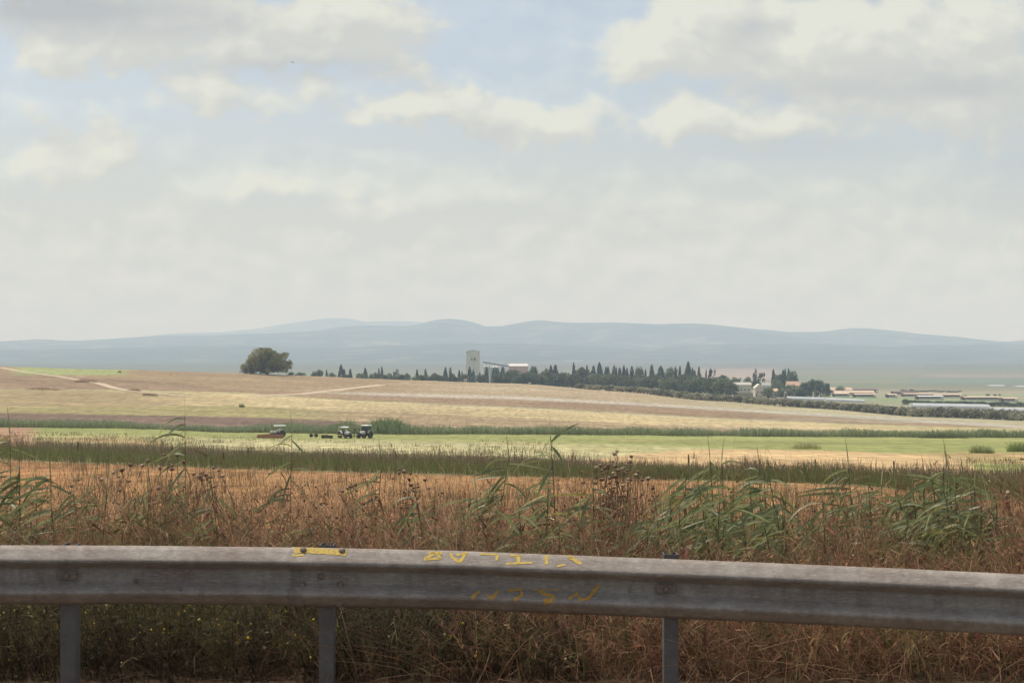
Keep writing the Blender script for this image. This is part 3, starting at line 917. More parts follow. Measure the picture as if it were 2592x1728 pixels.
# ---- tufts in the pale meadow
n = 5200
px = -150 + 2900 * rs.rand(n); py = line(px, L_green) - 4 + (line(px, L_band) + 4 - line(px, L_green)) * rs.rand(n)
x, y = photo_xy(px, py)
k = (fbm2(x / 8., y / 12., 37, 3) > .0) & ~((px > 1420) & (px < 2450))
x, y = x[k], y[k]; n = len(x)
k = np.repeat(np.arange(n), 3)
x = x[k] + rs.randn(len(k)) * .3; y = y[k] + rs.randn(len(k)) * .3; n = len(x)
P = np.stack([x, y, gz(x, y)], -1)
V, Fq, Cc = ribbons(P, updir(rs, n, .12), .2 + .4 * rs.rand(n) ** 2, .03 + .05 * rs.rand(n), bendv(rs, n, .1), 2, pick(rs, [(.20, .20, .09), (.26, .24, .11), (.17, .15, .07)], n), pick(rs, [(.3, .27, .14), (.22, .18, .1)], n), rs)
tag(mk('meadow_grass', V, Fq, M_veg, col=Cc), 'scattered grass tufts in the pale green meadow in front of the tractors', 'grass', kind='stuff')

# ---- line of reeds along the ditch at the foot of the far field
HEDGE_X = np.array([-300, 0, 300, 560, 700, 790, 880, 960, 1100, 1300, 1560, 1700, 1800, 1960, 2150, 2350, 2460, 2592, 2900], float)
HEDGE_H = np.array([2.1, 2.0, 1.8, 1.1, 1.8, 1.9, 2.1, 2.3, 1.9, 1.8, 1.6, 1.7, 1.5, 1.6, 1.6, 1.7, 1.7, 1.9, 1.9], float)
parts = []
n = 30000
px = -700 + 4000 * rs.rand(n)
y = 316 + 15 * rs.rand(n)
x = (px - CX) / F * y
dn = fbm2(x / 7., y / 14., 39, 4)
k = dn > -.42
px, x, y, dn = px[k], x[k], y[k], dn[k]; n = len(x)
P = np.stack([x, y, gz(x, y) - .05], -1)
hh = np.interp(px, HEDGE_X, HEDGE_H) * (.55 + .6 * rs.rand(n)) * (1 + .45 * dn)
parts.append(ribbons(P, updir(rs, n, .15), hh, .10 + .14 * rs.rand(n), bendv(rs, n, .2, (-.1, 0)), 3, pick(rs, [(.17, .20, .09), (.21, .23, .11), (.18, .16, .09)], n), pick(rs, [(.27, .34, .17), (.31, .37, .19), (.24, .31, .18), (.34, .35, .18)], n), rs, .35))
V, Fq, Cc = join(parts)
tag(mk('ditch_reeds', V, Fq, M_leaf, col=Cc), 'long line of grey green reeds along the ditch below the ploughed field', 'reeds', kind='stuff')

# ---- single bushes and clumps standing out of the fields
def clump(px, base_py, w_px, h_px, label, cols, seed, n=900, name='bush', y=None, cat='bush', group=None):
    r = np.random.RandomState(seed)
    y = y or depth_at(px, base_py)
    x = X(px, y)
    s = y / F
    wx, h = w_px * s, h_px * s
    a = r.rand(n) * 2 * math.pi; rr = np.sqrt(r.rand(n))
    bx, by = np.cos(a) * rr * wx / 2, np.sin(a) * rr * min(wx / 2, 4.0)
    bz = gz(x + bx, y + by) - gz1(x, y) - .05
    prof = np.sqrt(np.clip(1 - (bx / (wx / 2)) ** 2, 0.05, 1))
    lump = 1 + .25 * fbm2(bx / max(h, .5), by / max(h, .5) + seed, seed, 2)
    hh = h * prof * lump * (.45 + .6 * r.rand(n))
    D = updir(r, n, .2) + np.stack([bx / wx * .5, by / wx * .2, np.zeros(n)], -1)
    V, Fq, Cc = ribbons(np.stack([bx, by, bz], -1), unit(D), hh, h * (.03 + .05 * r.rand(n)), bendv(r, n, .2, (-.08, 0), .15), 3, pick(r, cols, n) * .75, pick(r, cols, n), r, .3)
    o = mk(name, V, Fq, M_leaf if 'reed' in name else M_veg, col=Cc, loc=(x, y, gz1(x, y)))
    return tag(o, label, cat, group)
GR = [(.21, .28, .11), (.25, .31, .13), (.17, .22, .09)]
clump(985, 1097, 110, 44, 'large round clump of green reeds just right of the cab tractor', GR, 1, 1600, 'reed_clump', cat='reed clump')
clump(745, 1093, 104, 30, 'pale green reed clump behind and right of the flat canopy tractor', [(.26, .32, .14), (.30, .34, .15), (.22, .27, .12)], 2, 1100, 'reed_clump', cat='reed clump')
clump(878, 1095, 94, 34, 'green reed clump directly behind the two parked tractors', [(.25, .31, .13), (.29, .33, .14), (.20, .25, .11)], 3, 1000, 'reed_clump', cat='reed clump')
clump(2042, 1136, 76, 24, 'yellow green grass tuft on the edge of the golden field', [(.44, .43, .18), (.38, .39, .15), (.48, .38, .2)], 4, 330, 'reed_tuft', cat='grass tuft')
clump(2485, 1146, 64, 24, 'dark green grass tuft at the right end of the golden field', [(.30, .35, .13), (.26, .31, .11), (.34, .37, .15)], 5, 420, 'reed_tuft', cat='grass tuft')
clump(2585, 1142, 70, 30, 'green grass tuft cut off by the right picture edge', [(.30, .35, .13), (.26, .31, .11)], 6, 420, 'reed_tuft', cat='grass tuft')
clump(2545, 1106, 140, 18, 'dark green bush in the reed line near the right edge', GR, 7, 900, 'bush')
clump(2390, 1108, 130, 18, 'grey green bush in the reed line left of the dark bush', [(.15, .18, .08), (.17, .18, .09)], 8, 800, 'bush')
clump(1742, 1101, 62, 18, 'brownish reed clump in the middle of the reed line', [(.17, .14, .08), (.14, .16, .07)], 9, 600, 'reed_clump', cat='reed clump')
DR = [(.36, .22, .12), (.30, .18, .10), (.42, .28, .16)]
clump(112, 987, 100, 10, 'low rust brown dry bush patch alone on the left slope', DR, 11, 500, 'dry_bush', cat='dry bush')
clump(218, 967, 62, 11, 'dry brown bush beside the upper bend of the dirt track', DR, 12, 400, 'dry_bush', cat='dry bush')
clump(340, 989, 36, 9, 'dry brown bush beside the lower dirt track', DR, 13, 300, 'dry_bush', cat='dry bush')
clump(380, 1001, 40, 9, 'dry olive brown bush below the lower dirt track', [(.32, .24, .13), (.27, .2, .1)], 14, 300, 'dry_bush', cat='dry bush')
clump(612, 943, 12, 10, 'small dark shrub at the left foot of the lone tree', [(.09, .1, .06)], 15, 200, 'shrub', cat='shrub')
clump(612, 1030, 14, 12, 'tiny olive shrub on the straw coloured strip', [(.2, .2, .1)], 16, 150, 'shrub', cat='shrub')

# ================================================================== field fence posts
M_post = pmat('weathered_post', (.055, .042, .035), .9, noise=.35, nscale=6, bump=.4)
posts = [(197, 1119, 1152), (437, 1125, 1156), (628, 1134, 1163), (819, 1137, 1168), (1003, 1145, 1174), (1742, 1152, 1184), (1885, 1159, 1192), (2064, 1164, 1196), (2263, 1169, 1205)]
ords = ['leftmost', 'second', 'third', 'fourth', 'fifth', 'sixth', 'seventh', 'eighth', 'rightmost']
for i, (px, t, b) in enumerate(posts):
    y = depth_at(px, b)
    h = (b - t) / F * y + .05
    mb = MB()
    lean = random.Random(i).uniform(-.05, .05)
    mb.tube((0, 0, -.3), (lean * .7, 0, h * .7), .055, .05, 6)
    mb.tube((lean * .7, 0, h * .7 + .002), (lean, 0, h), .05, .042, 6)
    mb.tube((lean, 0, h + .001), (lean, 0, h + .03), .042, .015, 6)
    o = mb.build('fence_post', M_post, loc=(X(px, y), y, gz1(X(px, y), y)))
    nm = ords[i] + (' of' if i in (0, 8) else ' from the left of')
    tag(o, f'thin dark post, {nm} the nine standing in the tall grass band', 'fence post', 'posts of the field fence in the tall grass')

# ================================================================== guardrail
RP = np.array([-2600, -900, 0, 350, 700, 1150, 1296, 1600, 1900, 2250, 2592, 3500, 5200], float)
RT = np.array([1392, 1383, 1379, 1380, 1384, 1394, 1400, 1411.5, 1423, 1438, 1454, 1505, 1610], float)
RD = np.array([6.6, 7.15, 7.52, 7.65, 7.72, 7.78, 7.78, 7.74, 7.68, 7.58, 7.47, 7.1, 6.5], float)
PRX = (RP - CX) / F * RD
PRZ = E - (RT - HY) / F * RD
PROF = np.array([(.004, 0), (.030, -.022), (.058, -.045), (.074, -.0585), (.0800, -.0650), (.0825, -.0700), (.0820, -.0755), (.0775, -.0800), (.060, -.0895), (.034, -.1035), (.014, -.1150), (.006, -.1220), (.004, -.132), (.003, -.156),
                 (.004, -.180), (.006, -.190), (.014, -.197), (.034, -.2085), (.060, -.2225), (.0775, -.2320), (.0820, -.2365), (.0825, -.2420), (.0800, -.2470), (.074, -.2535), (.058, -.267), (.030, -.290), (.004, -.312)])
def rail_pt(x, d, dz, offn=0.0):
    return np.array((x, np.interp(x, PRX, RD) - d, np.interp(x, PRX, PRZ) + dz))
PN = np.gradient(PROF, axis=0)
PN = np.stack([-PN[:, 1], PN[:, 0]], -1); PN /= np.linalg.norm(PN, axis=1, keepdims=True)   # outward (towards camera d, z)

def galv():
    m = bpy.data.materials.new('weathered_galvanised_steel')
    m.use_nodes = True
    t = m.node_tree
    p = t.nodes['Principled BSDF']
    tcn = nn(t, 'ShaderNodeTexCoord')
    def noise(scale, mapping, det=6, rough=.65):
        mp = nn(t, 'ShaderNodeMapping'); mp.inputs['Scale'].default_value = mapping
        t.links.new(tcn.outputs['Object'], mp.inputs['Vector'])
        ns = nn(t, 'ShaderNodeTexNoise'); ns.inputs['Scale'].default_value = scale
        ns.inputs['Detail'].default_value = det; ns.inputs['Roughness'].default_value = rough
        t.links.new(mp.outputs[0], ns.inputs['Vector'])
        return ns.outputs['Fac']
    def rng(v, a, b, c, d):
        fr = nn(t, 'ShaderNodeMapRange'); t.links.new(v, fr.inputs['Value'])
        for nme, val in zip(('From Min', 'From Max', 'To Min', 'To Max'), (a, b, c, d)): fr.inputs[nme].default_value = val
        return fr.outputs[0]
    def mixc(f, a, b):
        mx = nn(t, 'ShaderNodeMix', data_type='RGBA')
        t.links.new(f, mx.inputs['Factor'])
        for s, v in (('A', a), ('B', b)):
            if isinstance(v, tuple): mx.inputs[s].default_value = (*v, 1)
            else: t.links.new(v, mx.inputs[s])
        return mx.outputs['Result']
    c = mixc(rng(noise(9, (1, 1, 1)), .35, .65, 0, 1), (.28, .245, .205), (.38, .34, .29))
    c = mixc(rng(noise(2.2, (1, 1, 1.5), 8, .7), .36, .66, 0, .85), c, (.18, .13, .10))       # dull patches
    c = mixc(rng(noise(21, (1, 1, .045), 6, .7), .42, .72, 0, .7), c, (.14, .11, .09))
    c = mixc(rng(noise(130, (.15, 1, 1), 4, .7), .5, .75, 0, .45), c, (.58, .56, .52))          # scuffs along the beam
    c = mixc(rng(noise(300, (1, 1, 1), 2, .5), .35, .7, 0, .3), c, (.20, .175, .15))            # spangle         # dirt runs down the face
    c = mixc(rng(noise(55, (.6, 1, 1), 4, .7), .66, .76, 0, .7), c, (.20, .115, .07))            # rust specks
    t.links.new(c, p.inputs['Base Color'])
    p.inputs['Metallic'].default_value = .05
    p.inputs['Specular IOR Level'].default_value = .3
    t.links.new(rng(noise(14, (1, 1, 1)),   .3, .7, .55, .8), p.inputs['Roughness'])
    bp = nn(t, 'ShaderNodeBump'); bp.inputs['Strength'].default_value = .35; bp.inputs['Distance'].default_value = .004
    t.links.new(noise(30, (.5, 1, 1), 5), bp.inputs['Height'])
    t.links.new(bp.outputs[0], p.inputs['Normal'])
    return m
M_galv = galv()
M_bolt = pmat('rusty_bolt', (.20, .155, .125), .7, .1, noise=.3, nscale=60)
M_gpost = pmat('dull_steel_post', (.095, .08, .072), .75, 0.0, noise=.3, nscale=14, bump=.2, color2=(.14, .125, .115))

gr0 = rail_pt(0, 0, 0)
guard = thing('guardrail', 'long weathered steel crash barrier with corrugated beam and orange paint marks along the road', 'guardrail', (0, float(np.interp(0, PRX, RD)), 0))
GL = np.array(guard.location)
def beam(x0, x1, lift):
    xs = np.arange(x0, x1 + .001, .12) if x1 - x0 > .3 else np.linspace(x0, x1, 5)
    xs = np.unique(np.append(xs, x1))
    m = len(PROF)
    ring = []
    for x in xs:
        f = [rail_pt(x, *(PROF[i] + PN[i] * (lift + .0015))) for i in range(m)]
        b = [rail_pt(x, *(PROF[i] + PN[i] * (lift - .0015))) for i in range(m)]
        ring.append(f + b[::-1])
    V = np.array(ring).reshape(-1, 3) - GL
    k = 2 * m
    Fc = []
    for i in range(len(xs) - 1):
        for j in range(k):
            Fc.append((i * k + j, (i + 1) * k + j, (i + 1) * k + (j + 1) % k, i * k + (j + 1) % k))
    for i in (0, len(xs) - 1):          # end strips
        for j in range(m - 1):
            q = (i * k + j, i * k + j + 1, i * k + k - 2 - j, i * k + k - 1 - j)
            Fc.append(q if i == 0 else q[::-1])
    return mk('beam', V, Fc, M_galv, guard, smooth=True)
xof = lambda px: float(np.interp(px, RP, PRX)) if False else float((px - CX) / F * np.interp(px, RP, RD))
beam_l = beam(xof(-2600), xof(900), 0.0)
beam_r = beam(xof(738), xof(5200), 0.0042)

def rail_uv(px, py):
    """a point seen on the beam -> position along it and index along its profile"""
    yd = np.interp(px, RP, RD)
    zt = np.interp(px, RP, PRZ)
    pys = [HY + (E - (zt + PROF[i, 1])) * F / (yd - PROF[i, 0]) for i in range(len(PROF))]
    pys = np.maximum.accumulate(np.array(pys) + np.arange(len(PROF)) * 1e-4)
    t = float(np.interp(py, pys, np.arange(len(PROF))))
    d = np.interp(t, np.arange(len(PROF)), PROF[:, 0])
    return (px - CX) / F * (yd - d), t
def rail_surf(x, t, lift):
    i = np.arange(len(PROF))
    d, z = np.interp(t, i, PROF[:, 0]), np.interp(t, i, PROF[:, 1])
    nd, nz = np.interp(t, i, PN[:, 0]), np.interp(t, i, PN[:, 1])
    return rail_pt(x, d + nd * lift, z + nz * lift), np.array((0, -nd, nz))

def paint_mat(name, c1, c2):
    m = bpy.data.materials.new(name)
    m.use_nodes = True
    t = m.node_tree
    p = t.nodes['Principled BSDF']; out = t.nodes['Material Output']
    tcn = nn(t, 'ShaderNodeTexCoord')
    ns = nn(t, 'ShaderNodeTexNoise'); ns.inputs['Scale'].default_value = 60; ns.inputs['Detail'].default_value = 6
    t.links.new(tcn.outputs['Object'], ns.inputs['Vector'])
    mx = nn(t, 'ShaderNodeMix', data_type='RGBA')
    mx.inputs['A'].default_value = (*c1, 1); mx.inputs['B'].default_value = (*c2, 1)
    t.links.new(ns.outputs['Fac'], mx.inputs['Factor'])
    t.links.new(mx.outputs['Result'], p.inputs['Base Color'])
    p.inputs['Roughness'].default_value = .7
    tr = nn(t, 'ShaderNodeBsdfTransparent')
    fr = nn(t, 'ShaderNodeMapRange'); t.links.new(ns.outputs['Fac'], fr.inputs['Value'])
    fr.inputs['From Min'].default_value = .36; fr.inputs['From Max'].default_value = .48
    fr.inputs['To Min'].default_value = .62; fr.inputs['To Max'].default_value = .97
    ms = nn(t, 'ShaderNodeMixShader')
    t.links.new(fr.outputs[0], ms.inputs[0])
    t.links.new(tr.outputs[0], ms.inputs[1]); t.links.new(p.outputs[0], ms.inputs[2])
    t.links.new(ms.outputs[0], out.inputs['Surface'])
    return m
M_py = paint_mat('faded_yellow_spray', (.50, .33, .05), (.58, .40, .08))
M_po = paint_mat('orange_spray', (.48, .24, .04), (.55, .32, .06))
def sgn(dx, dy): return (700 + .38265 * dx, 1300 + .38265 * dy)
def stroke_set(strokes, mat, name, label):
    mb = MB()
    for pts, wd in strokes:
        pts = [sgn(*p) for p in pts]
        # resample
        P = np.array(pts, float)
        s = np.concatenate([[0], np.cumsum(np.hypot(*np.diff(P, axis=0).T))])
        n = max(4, int(s[-1] / 2.5))
        ss = np.linspace(0, s[-1], n)
        q = np.stack([np.interp(ss, s, P[:, 0]), np.interp(ss, s, P[:, 1])], -1)
        g = np.gradient(q, axis=0); g /= np.linalg.norm(g, axis=1, keepdims=True) + 1e-9
        nrm = np.stack([-g[:, 1], g[:, 0]], -1)
        vs, fs = [], []
        for i in range(n):
            ww = wd * .38265 / 2 * (.95 + .12 * math.sin(i * .8)) * (.75 if i in (0, n - 1) else 1)
            for kk in range(-2, 3):
                pp = q[i] + nrm[i] * ww * kk / 2
                x, t = rail_uv(*pp)
                v, _ = rail_surf(x, t, .0075)
                vs.append(v - GL)
        for i in range(n - 1):
            for kk in range(4):
                a = i * 5 + kk
                fs.append((a, a + 1, a + 6, a + 5))
        mb.add(vs, fs)
    o = mb.build(name, mat, guard)
    o['label'] = label
    return o
stroke_set([([(978, 308), (1045, 262)], 24), ([(1010, 262), (1098, 264)], 20), ([(1062, 268), (1085, 304)], 20), ([(985, 306), (1085, 298)], 14)], M_py, 'paint_mark', 'yellow sprayed hash shaped mark on the upper fold')
stroke_set([([(1150, 262), (1165, 296), (1214, 322)], 20), ([(1214, 322), (1250, 268)], 22), ([(1190, 276), (1265, 262)], 16)], M_py, 'paint_mark', 'yellow sprayed angular mark right of the hash')
stroke_set([([(1345, 268), (1460, 274)], 13), ([(1462, 272), (1456, 312)], 19)], M_py, 'paint_mark', 'faint yellow hooked mark on the upper fold')
stroke_set([([(1518, 334), (1692, 326)], 14), ([(1600, 278), (1602, 338)], 26), ([(1545, 278), (1620, 280)], 12)], M_py, 'paint_mark', 'yellow cross shaped mark with a long base stroke')
stroke_set([([(1788, 276), (1784, 338)], 26)], M_py, 'paint_mark', 'single upright yellow stroke')
stroke_set([([(1930, 284), (2018, 336)], 24), ([(1856, 350), (1912, 340)], 12), ([(1925, 290), (1960, 296)], 10)], M_py, 'paint_mark', 'yellow chevron at the right end of the upper marks')
stroke_set([([(1290, 558), (1345, 516)], 20)], M_po, 'paint_mark', 'short slanting orange stroke on the lower fold')
stroke_set([([(1392, 540), (1432, 560), (1470, 508)], 18)], M_po, 'paint_mark', 'orange tick shaped mark on the lower fold')
stroke_set([([(1530, 512), (1615, 502), (1625, 545), (1570, 568)], 18)], M_po, 'paint_mark', 'orange curved mark like a backward C')
stroke_set([([(1700, 504), (1865, 502)], 12), ([(1735, 512), (1775, 536), (1830, 545), (1825, 572), (1765, 578)], 22)], M_po, 'paint_mark', 'orange mark like a figure 5')
stroke_set([([(1932, 568), (1988, 530), (2004, 572), (2062, 566)], 17), ([(2058, 574), (2128, 468)], 25)], M_po, 'paint_mark', 'orange mark like a letter N')
stroke_set([([(118, 248), (150, 244), (300, 250), (465, 262)], 40), ([(108, 280), (185, 276)], 14)], M_py, 'paint_patch', 'yellow painted patch over the splice bolts')

def bolt(px, py, r=.019, parent=beam_r, lift=.006):
    x, t = rail_uv(px, py)
    p, n = rail_surf(x, t, lift)
    n = Vector(n).normalized(); p = Vector(p - GL)
    a = n.orthogonal().normalized(); b = n.cross(a)
    vs, fs = [], []
    rings = [(1.0, -.004), (1.0, .003), (.85, .009), (.5, .0135), (.12, .015)]
    for rr, h in rings:
        for k in range(12):
            an = 2 * math.pi * k / 12
            vs.append(p + n * h + (a * math.cos(an) + b * math.sin(an)) * (r * rr))
    for i in range(len(rings) - 1):
        for k in range(12):
            fs.append((i * 12 + k, i * 12 + (k + 1) % 12, (i + 1) * 12 + (k + 1) % 12, (i + 1) * 12 + k))
    fs.append(tuple(range(48, 60)))
    mb = MB().add(vs, fs)
    return mb.build('bolt', M_bolt, parent, smooth=True)
for px, py in ((768, 1393), (866, 1395), (766, 1481), (862, 1481), (813, 1457), (762, 1524), (860, 1525)):
    bolt(px, py)
bolt(345, 1470, .014, beam_l)
bolt(456, 1493, .009, beam_l)

def guard_post(px, top_py, plate):
    yb = float(np.interp(px, RP, RD))
    x = (px - CX) / F * (yb + .05)
    zt = E - (top_py - HY) / F * (yb + .1)
    w, dpt, th = .078, .10, .006
    y0 = yb + .016
    # open C section, web towards the road, flange on the right, lips
    prof = [(-w / 2, y0), (w / 2, y0), (w / 2, y0 + dpt), (w / 2 - .022, y0 + dpt), (w / 2 - .022, y0 + dpt - th), (w / 2 - th, y0 + dpt - th), (w / 2 - th, y0 + th), (-w / 2 + th, y0 + th), (-w / 2 + th, y0 + dpt - th), (-w / 2 + .022, y0 + dpt - th), (-w / 2 + .022, y0 + dpt), (-w / 2, y0 + dpt)]
    mb = MB()
    vs = [(x + p[0], p[1], zz) for zz in (-.5, zt) for p in prof]
    n = len(prof)
    fs = [(k, (k + 1) % n, n + (k + 1) % n, n + k) for k in range(n)]
    # caps as quads along the section
    for b, rev in ((0, True), (n, False)):
        for q in ((0, 1, 6, 7), (1, 2, 5, 6), (2, 3, 4, 5), (0, 7, 8, 11), (8, 9, 10, 11)):
            qq = tuple(b + i for i in q)
            fs.append(qq[::-1] if rev else qq)
    mb.add([np.array(v) - GL for v in vs], fs)
    o = mb.build('post', M_gpost, guard)
    if plate:
        xx, t = rail_uv(px + plate[0], plate[1])
        p, nrm = rail_surf(xx, 13, .014)
        pb = MB().box(tuple(p - GL), (.105, .012, .048), bev=.003)
        pl = pb.build('washer_plate', M_bolt, guard)
        hb = MB().lathe(tuple(p - GL + np.array((.0, -.012, 0))), [(.016, .006), (.016, -.006), (.010, -.012)], 'y', 6)
        hb.build('bolt_head', M_bolt, pl)
    return o
guard_post(177, 1374, (-4, 1453))
guard_post(828, 1374, None)
guard_post(1697, 1397, (-12, 1482))
guard_post(2640, 1440, (0, 1530))
guard_post(-640, 1380, None)
guard_post(3560, 1500, None)
guard_post(4440, 1555, None)
guard_post(-1500, 1380, None)

# ================================================================== reeds behind the rail
REED_G = [(.19, .22, .10), (.245, .265, .135), (.165, .19, .08), (.225, .25, .15)]
REED_Y = [(.38, .32, .11), (.46, .36, .20), (.28, .25, .09)]
def reed(px, tip, y, seed, label, nleaf=12, leaf=.46, lean=0.0, group=None, thin=False, low=0.15):
    r = np.random.RandomState(seed)
    x = X(px + lean, y)
    zb = gz1(x, y)
    H = Z(tip, y) - zb
    topx = X(px, y) - x
    root = thing('reed', label, 'reed', (x, y, zb), group)
    sh = H * (.86 if not thin else .9)       # stem, the last leaf spike rises above it
    def stem_at(t):
        bow = .05 * math.sin(seed * 1.3)
        return np.array((topx * t ** 1.6 + bow * math.sin(math.pi * t) * .6, .12 * math.sin(seed) * t * t, sh * t))
    mb_v, mb_f, mc = [], [], []
    nseg = 12
    for i in range(nseg + 1):
        t = i / nseg
        p = stem_at(t)
        rad = (.008 if not thin else .006) * (1 - .65 * t) * (1.25 if i % 2 == 0 else 1)
        col = np.array((.30, .24, .11)) * (1 - t) + np.array((.13, .16, .06)) * t
        for k in range(5):
            a = 2 * math.pi * k / 5
            mb_v.append((p[0] + rad * math.cos(a), p[1] + rad * math.sin(a), p[2] - (.06 if i == 0 else 0))); mc.append(col)
    for i in range(nseg):
        for k in range(5):
            mb_f.append((i * 5 + k, i * 5 + (k + 1) % 5, (i + 1) * 5 + (k + 1) % 5, (i + 1) * 5 + k))
    mk('stem', mb_v, np.array(mb_f), M_leaf, root, np.array(mc), True)
    V, Fc, Cc = [], [], []
    ns = 9
    for l in range(nleaf + 1):
        spike = l == nleaf
        t = 1.0 if spike else low + (1.0 - low) * ((l + .3 + .5 * r.rand()) / nleaf)
        p = stem_at(min(t, 1))
        L = leaf * (.55 + .42 * r.rand()) * (1 if not spike else .62) * (1 - .25 * max(0, t - .8) / .2)
        if spike: L = min(L * 1.2, H * .16) if not thin else H * .12
        w = (.0092 + .0050 * r.rand()) * (leaf / .5) ** .6 * (.36 if spike else 1)
        az = math.pi + r.randn() * .5          # wind from the right
        if r.rand() < .14: az += math.pi
        hor = np.array((math.cos(az), math.sin(az) * .8, 0)); hor /= np.linalg.norm(hor)
        el0 = R(88) if spike else R(6 + 22 * r.randn())
        el1 = R(80) if spike else min(el0 - R(14), R(-48 - 26 * r.rand()))
        if not spike and r.rand() < .5:          # stiffer, straighter blades
            el0 = R(-22 + 26 * r.randn()); el1 = max(el0 - R(6 + 30 * r.rand()), R(-85))
        if not spike and r.rand() < .12: el1 = R(-80)
        side = np.array((-hor[1], hor[0], 0))
        roll = (.55 + .8 * r.rand()) * (1 if r.rand() < .6 else -1)
        dead = (t < .4 and r.rand() < .35) or r.rand() < .05
        col = (np.array(REED_Y) if dead else np.array(REED_G))[r.randint(0, 3)] * (.8 + .45 * r.rand())
        tipc = col * .9 + np.array((.06, .05, .01))
        b = len(V)
        kink = r.rand() * .3 + .2
        for i in range(ns + 1):
            s = i / ns
            el = el0 + (el1 - el0) * (s ** (.55 + kink))
            dirv = hor * math.cos(el) + np.array((0, 0, 1)) * math.sin(el)
            if i > 0: p = p + dirv * (L / ns)
            wid = w * min(1.0, .35 + 3.2 * s) * (1 - s ** 2.2) + .0008
            up = -hor * math.sin(el) + np.array((0, 0, 1)) * math.cos(el)
            tw = roll + s * .7 * math.sin(seed + l)
            sd = side * math.cos(tw) + up * math.sin(tw)
            nu = up * math.cos(tw) - side * math.sin(tw)
            c = col * (1 - s) + tipc * s
            V += [p - sd * wid + nu * wid * .35, p, p + sd * wid + nu * wid * .35]
            Cc += [c, c * 1.1, c]
        for i in range(ns):
            a = b + i * 3
            Fc += [(a, a + 1, a + 4, a + 3), (a + 1, a + 2, a + 5, a + 4)]
    mk('leaves', np.array(V), np.array(Fc), M_leaf, root, np.array(Cc), True)
    return root

single = [
    (472, 985, 13.0, 9, .42, 14, 'tallest slender reed at left, its bare tip high against the tan hillside', True, .42),
    (737, 1032, 13.2, 8, .42, 4, 'slender reed with a hair thin tip right of the flat canopy tractor', True, .4),
    (962, 1112, 12.6, 8, .48, -30, 'leaning reed with drooping leaves below the large reed clump', False, .35),
    (1394, 1018, 12.2, 11, .46, 6, 'tall straight reed at the picture centre rising into the straw field', False, .4),
    (1288, 1082, 12.4, 17, .50, -50, 'bushy reed bent to the left just left of the tall centre reed', False, .35),
    (1500, 1166, 11.8, 16, .52, 20, 'low leafy reed left of the big brown thistle', False, .2),
    (2141, 1105, 12.4, 13, .50, 40, 'reed with an upright spear tip and leaves streaming left, alone on the right', False, .3),
    (2232, 1160, 12.6, 12, .48, 4, 'short reed with drooping leaves between the lone spear reed and the right clump', False, .45),
    (14, 1040, 12.8, 10, .40, 8, 'thin tipped reed at the left picture edge', True, .35),
    (40, 1108, 12.0, 15, .50, 20, 'leafy reed near the left picture edge', False, .25),
    (92, 1150, 12.3, 15, .50, 20, 'arching reed between the left edge reed and the thick left reed', False, .25),
    (138, 1128, 12.2, 17, .50, 0, 'thick leafy reed left of the dark thistle heads', False, .25),
    (248, 1156, 12.6, 13, .46, 10, 'reed with dark slanting leaves behind the leftmost thistle', False, .35),
    (378, 1196, 12.4, 11, .44, 10, 'reed half hidden among the left thistles', False, .35),
    (470, 1192, 11.8, 13, .40, 6, 'dark leafy reed at the foot of the tallest left reed', False, .3),
    (632, 1222, 12.4, 7, .34, 4, 'short reed with a tuft of star shaped leaves', False, .5),
    (800, 1290, 11.3, 15, .46, 10, 'low dense reed tuft left of centre just above the guardrail', False, .1),
    (745, 1322, 11.1, 12, .46, 16, 'low reed with yellowing leaves above the yellow paint patch', False, .1),
    (1022, 1285, 12.0, 9, .38, 6, 'low reed with short leaves left of centre', False, .2),
    (1108, 1240, 12.3, 9, .40, 4, 'thin reed left of the bent bushy reed', False, .3),
    (1175, 1290, 11.4, 10, .42, 4, 'low reed above the orange paint marks', False, .2),
    (1265, 1330, 11.0, 10, .42, 4, 'lowest reed tuft touching the guardrail top at centre', False, .1),
    (1378, 1330, 11.0, 12, .42, 6, 'low reed tuft at the foot of the tall centre reed', False, .1),
    (2300, 1310, 11.6, 12, .42, 4, 'low reed under the right clump', False, .15),
    (2100, 1330, 11.2, 10, .40, 6, 'low reed tuft below the lone spear reed', False, .1),
    (2575, 1290, 11.8, 12, .42, 6, 'reed at the right picture edge', False, .2),
    (2020, 1238, 12.0, 13, .46, 10, 'reed at the right end of the dense central stand', False, .2),
]
for i, (px, tip, y, nl, lf, lean, lab, thin, low) in enumerate(single):
    reed(px, tip, y, 100 + i, lab, int(nl * 2.5), lf * 1.25, lean, None, thin, low)
for i, (px, tip, y) in enumerate([(1792, 1088, 12.2), (1826, 1100, 12.6), (1740, 1140, 11.9), (1700, 1215, 11.6), (1768, 1165, 11.7), (1660, 1260, 11.4), (1850, 1170, 12.0), (1920, 1118, 12.5), (1938, 1128, 12.2), (1955, 1150, 12.0), (1900, 1185, 11.7), (1985, 1205, 12.2), (1815, 1210, 11.5), (1960, 1235, 11.5), (1720, 1270, 11.2), (1885, 1270, 11.3), (1640, 1300, 11.1), (1830, 1290, 11.1), (1780, 1285, 11.2), (1930, 1290, 11.2), (1990, 1300, 11.3)]):
    reed(px, tip, y - .9, 200 + i, 'green leafy reed in the dense stand right of the big brown thistle', 34, .50, 14 + 12 * math.sin(i * 2.1), 'dense reed stand right of centre', False, .12)
